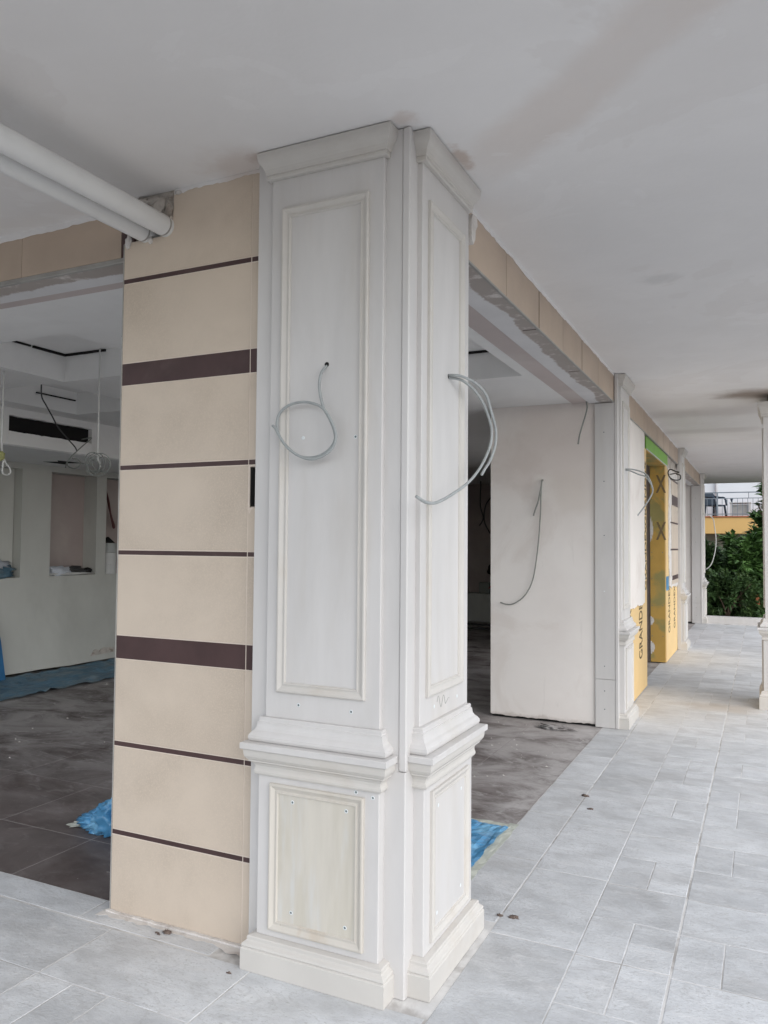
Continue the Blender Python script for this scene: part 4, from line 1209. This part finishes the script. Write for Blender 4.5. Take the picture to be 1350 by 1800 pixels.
def shrub(name, label, cat, x, y, h, rad, n, leaf, mat, seed, base=0.05, trunk_r=0.04):
    rg = random.Random(seed)
    t = thing(name, label, cat, (x, y, -0.1), 0, 'shrubs and trees behind the kerb')
    bm = bmesh.new()
    tips = []
    for k in range(9):
        a = rg.uniform(0, 6.283)
        rr = rad * rg.uniform(0.3, 0.85)
        hh = h * rg.uniform(0.55, 0.92)
        tip = Vector((rr * math.cos(a), rr * math.sin(a), hh))
        mid = Vector((tip.x * 0.35, tip.y * 0.35, hh * 0.5))
        tube(bm, [(0, 0, 0.0), tuple(mid), tuple(tip)], [trunk_r * (1 - 0.8 * i / 8) for i in range(9)], 6, 4)
        tips += [tip, mid.lerp(tip, 0.5)]
    link_mesh('trunk', bm, BARK, t, True)
    clumps = []
    for k in range(int(n / 26)):
        u, a = rg.random(), rg.uniform(0, 6.283)
        zz = base + (1 - base) * rg.random() ** 0.85
        prof = math.sqrt(max(0.05, 1 - max(0.0, (zz - 0.45) / 0.58) ** 2)) * (0.7 + 0.3 * min(1, zz * 3))
        r = rad * prof * math.sqrt(rg.uniform(0.15, 1.0))
        clumps.append(Vector((r * math.cos(a), r * math.sin(a), zz * h)))
    verts, faces = [], []
    for c in clumps:
        axis = Vector((c.x, c.y, (c.z - h * 0.35) * 0.6)).normalized() + Vector((rg.uniform(-.4, .4), rg.uniform(-.4, .4), rg.uniform(0.1, .7)))
        axis.normalize()
        for i in range(26):
            d = axis + Vector((rg.uniform(-1, 1), rg.uniform(-1, 1), rg.uniform(-0.9, 0.6))) * 0.9
            d.normalize()
            L = leaf * rg.uniform(0.6, 1.25)
            W = L * rg.uniform(0.15, 0.24)
            s = c + axis * rg.uniform(-0.12, 0.12) + Vector((rg.uniform(-1, 1), rg.uniform(-1, 1), rg.uniform(-1, 1))) * 0.05
            sd_ = d.cross(Vector((rg.uniform(-.3, .3), rg.uniform(-.3, .3), 1))).normalized()
            nn = sd_.cross(d).normalized()
            b = len(verts)
            droop = Vector((0, 0, -0.25 * L))
            verts += [s, s + d * L * 0.45 + sd_ * W - nn * W * 0.25, s + d * L * 0.5 + nn * W * 0.15, s + d * L * 0.45 - sd_ * W - nn * W * 0.25, s + d * L + droop]
            faces += [(b, b + 1, b + 2), (b, b + 2, b + 3), (b + 1, b + 4, b + 2), (b + 2, b + 4, b + 3)]
    me = bpy.data.meshes.new('foliage')
    me.from_pydata([tuple(v) for v in verts], [], faces)
    me.materials.append(mat)
    o = bpy.data.objects.new('foliage', me)
    COL.objects.link(o)
    o.parent = t
    return t
shrub('shrub', 'mid green shrub with long leaves behind the middle of the kerb', 'shrub', 0.62, 18.3, 1.80, 0.72, 2700, 0.27, LEAF, 1)
shrub('shrub', 'dark leafy shrub behind the farthest pilaster', 'shrub', -0.45, 18.6, 1.75, 0.7, 3000, 0.20, LEAF2, 2)
shrub('tree', 'taller dark tree leaning in from the right above the shrubs', 'tree', 1.60, 18.8, 3.35, 0.85, 4600, 0.28, LEAF, 3, 0.12, 0.07)
shrub('shrub', 'low dark shrub at the foot of the others', 'shrub', 0.35, 17.3, 0.95, 0.75, 3600, 0.16, LEAF2, 4, 0.0, 0.03)
shrub('shrub', 'broad dark shrub at the back of the bed', 'shrub', 0.3, 20.8, 1.45, 1.3, 5200, 0.24, LEAF2, 5)
shrub('shrub', 'dark shrub left of the others, behind the arcade end', 'shrub', -2.2, 18.8, 2.4, 1.1, 6000, 0.2, LEAF2, 6)
shrub('shrub', 'dense shrub right of the taller tree', 'shrub', 3.4, 18.5, 2.6, 1.2, 6500, 0.2, LEAF, 7)
o = boxobj('garden_post', (0.93, 1.02, 17.9, 17.99, -0.1, 0.42), TERRA, bev=0.01)
tag(o, 'short terracotta post among the shrubs', 'post')

# apartment building behind the garden
bd = thing('apartment_building', 'white house with an ochre balcony and grey railing behind the shrubs', 'building', (0, 26, 0))
boxobj('upper_wall', (-9, 9, 1.7, 2.2, 2.56, 6.6), WALLB, bd)
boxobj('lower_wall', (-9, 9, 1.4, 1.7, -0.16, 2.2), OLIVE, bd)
boxobj('balcony_slab', (-9, 9, 0.0, 1.69, 1.96, 2.50), ORANGE, bd, bev=0.01)
boxobj('slab_edge', (-9, 9, -0.03, 1.69, 2.502, 2.545), TERRA, bd)
boxobj('roof', (-9.3, 9.3, 0.8, 6, 6.61, 6.8), WALLB, bd)
bm = bmesh.new()
cyl(bm, (-0.36, 1.62, 2.56), 0.05, 4.0, 'z', 12)
link_mesh('downpipe', bm, WALLB, bd, True)
rl = thing('balcony_railing', 'grey iron railing along the ochre balcony', 'railing', (0, 26.06, 2.546))
boxobj('top_rail', (-9, 9, -0.02, 0.02, 0.765, 0.80), RAIL, rl)
boxobj('upper_bar', (-9, 9, -0.012, 0.012, 0.575, 0.60), RAIL, rl)
boxobj('lower_bar', (-9, 9, -0.012, 0.012, -0.005 + 0.06, 0.08), RAIL, rl)
k = -6.0
src = None
while k < 6:
    if src is None:
        src = boxobj('baluster', (-0.008, 0.008, -0.008, 0.008, 0.0, 0.575), RAIL, rl)
        b = src
    else:
        b = src.copy()
        COL.objects.link(b)
    b.parent = rl
    b.location = (k, 0, 0)
    k += 0.155
for x in (-4.0, -2.0, -0.26, 1.8, 3.8):
    boxobj('post', (x - 0.025, x + 0.025, -0.022, 0.022, 0.0, 0.766), RAIL, rl)
boxobj('short_post', (0.68, 0.70, -0.01, 0.01, 0.6, 0.766), RAIL, rl)

# balcony furniture
ch = thing('plastic_chair', 'dark blue plastic armchair on the balcony', 'chair', (-0.36, 26.65, 2.55), R(-38))
boxobj('seat', (-0.24, 0.24, -0.23, 0.23, 0.35, 0.40), CHAIRM, ch, bev=0.012)
bk = [(-0.25, 0.40), (0.25, 0.40), (0.27, 0.62), (0.24, 0.76), (0.14, 0.83), (-0.14, 0.83), (-0.24, 0.76), (-0.27, 0.62)]
prism('backrest', bk, 0, -0.27, -0.225, CHAIRM, ch)
for s_ in (-1, 1):
    tubeobj('arm', [[(-0.25, s_ * 0.25, 0.70), (-0.05, s_ * 0.27, 0.66), (0.18, s_ * 0.27, 0.62), (0.26, s_ * 0.26, 0.38)]], 0.036, CHAIRM, ch, 8, 4)
    for q in (-1, 1):
        tubeobj('leg', [[(q * 0.22, s_ * 0.20, 0.37), (q * 0.26, s_ * 0.23, 0.0)]], 0.034, CHAIRM, ch, 8, 0)
tb = thing('balcony_table', 'small white square table on the balcony', 'table', (0.43, 26.75, 2.55))
boxobj('top', (-0.33, 0.33, -0.3, 0.3, 0.44, 0.475), CARD, tb, bev=0.008)
for sx in (-1, 1):
    for sy in (-1, 1):
        boxobj('leg', (sx * 0.28 - 0.03, sx * 0.28 + 0.03, sy * 0.25 - 0.03, sy * 0.25 + 0.03, 0.0, 0.439), CARD, tb)
boxobj('lower_shelf', (-0.25, 0.25, -0.2, 0.2, 0.05, 0.40), TIN, tb)
t = thing('watering_pot', 'small dark pot on the balcony table', 'pot', (0.16, 26.7, 3.026))
bm = bmesh.new()
bmesh.ops.create_cone(bm, cap_ends=True, segments=16, radius1=0.03, radius2=0.055, depth=0.1)
bmesh.ops.translate(bm, verts=bm.verts, vec=(0, 0, 0.10))
link_mesh('bowl', bm, CHAIRM, t, False)
bm = bmesh.new()
cyl(bm, (0, 0, 0), 0.02, 0.06, 'z', 10)
link_mesh('foot', bm, CHAIRM, t)

# ------------------------------------------------------------------ crumbs on the paving
GD = 'crumbs lying on the paving'
for i, (x, y, s, lab) in enumerate([(0.109, 2.466, 0.022, 'dark crumb on the joint line before the wide opening'),
                                    (0.1845, 2.2375, 0.018, 'dark crumb just in front of the joint line crumb'),
                                    (0.1646, 0.737, 0.020, 'curled brown chip on the paving near the right plinth'),
                                    (0.108, 0.731, 0.014, 'small brown chip on the white joint by the right plinth'),
                                    (-1.055, -0.012, 0.010, 'leftmost brown crumb under the tiled wall'),
                                    (-1.018, 0.004, 0.020, 'largest brown crumb under the tiled wall'),
                                    (-1.04, -0.02, 0.008, 'tiny crumb between the two under the tiled wall'),
                                    (-0.627, -0.124, 0.010, 'dark chip on the slab left of the big plinth')]):
    s *= 0.8
    o = lump('crumb', (x, y, s * 0.2), (s, s * 0.55, s * 0.4), DEBRIS, None, 1.1, 3, i * 2.3, 2.6)
    tag(o, lab, 'crumb', GD)
o = lump('rubble', (-0.47, 4.17, 0.004), (0.13, 0.06, 0.018), DUSTY, None, 0.9, 4, 4.4, 5)
tag(o, 'flat heap of grey plaster scraps on the dark floor by the stub wall', 'rubble')
bm = bmesh.new()
rg = random.Random(11)
for i in range(130):
    if i < 80:
        x, y = -1.5 - rg.random() * 4.2, 0.25 + rg.random() * 4.2
    else:
        x, y = -0.16 - rg.random() * 0.9, 0.8 + rg.random() * 3.4
    s = rg.uniform(0.003, 0.008) * (1 + 0.12 * (y + abs(x)))
    vs = [bm.verts.new((x + s * rg.uniform(-1, 1) * 1.5, y + s * rg.uniform(-1, 1), 0.0)) for _ in range(3)] + [bm.verts.new((x, y, s * 0.6))]
    for a in ((0, 1, 3), (1, 2, 3), (2, 0, 3), (0, 2, 1)):
        bm.faces.new([vs[q] for q in a])
o = link_mesh('plaster_crumbs', bm, SMEAR)
o['kind'] = 'stuff'
o['label'] = 'white plaster crumbs scattered over the dark floor'

# outer walls that close the room off from daylight, out of view
for d, lab in (((-7.3, -6.95, -0.3, 14.4, -0.15, 3.0), 'outer side wall of the room'), ((-7.3, -0.25, 14.7, 14.95, -0.15, 3.0), 'end wall of the room'), ((-7.3, -5.0, 0.12, 0.3, -0.15, 3.0), 'front wall beyond the left opening')):
    o = boxobj('outer_wall', d, GREYPL)
    tag(o, lab, 'wall')
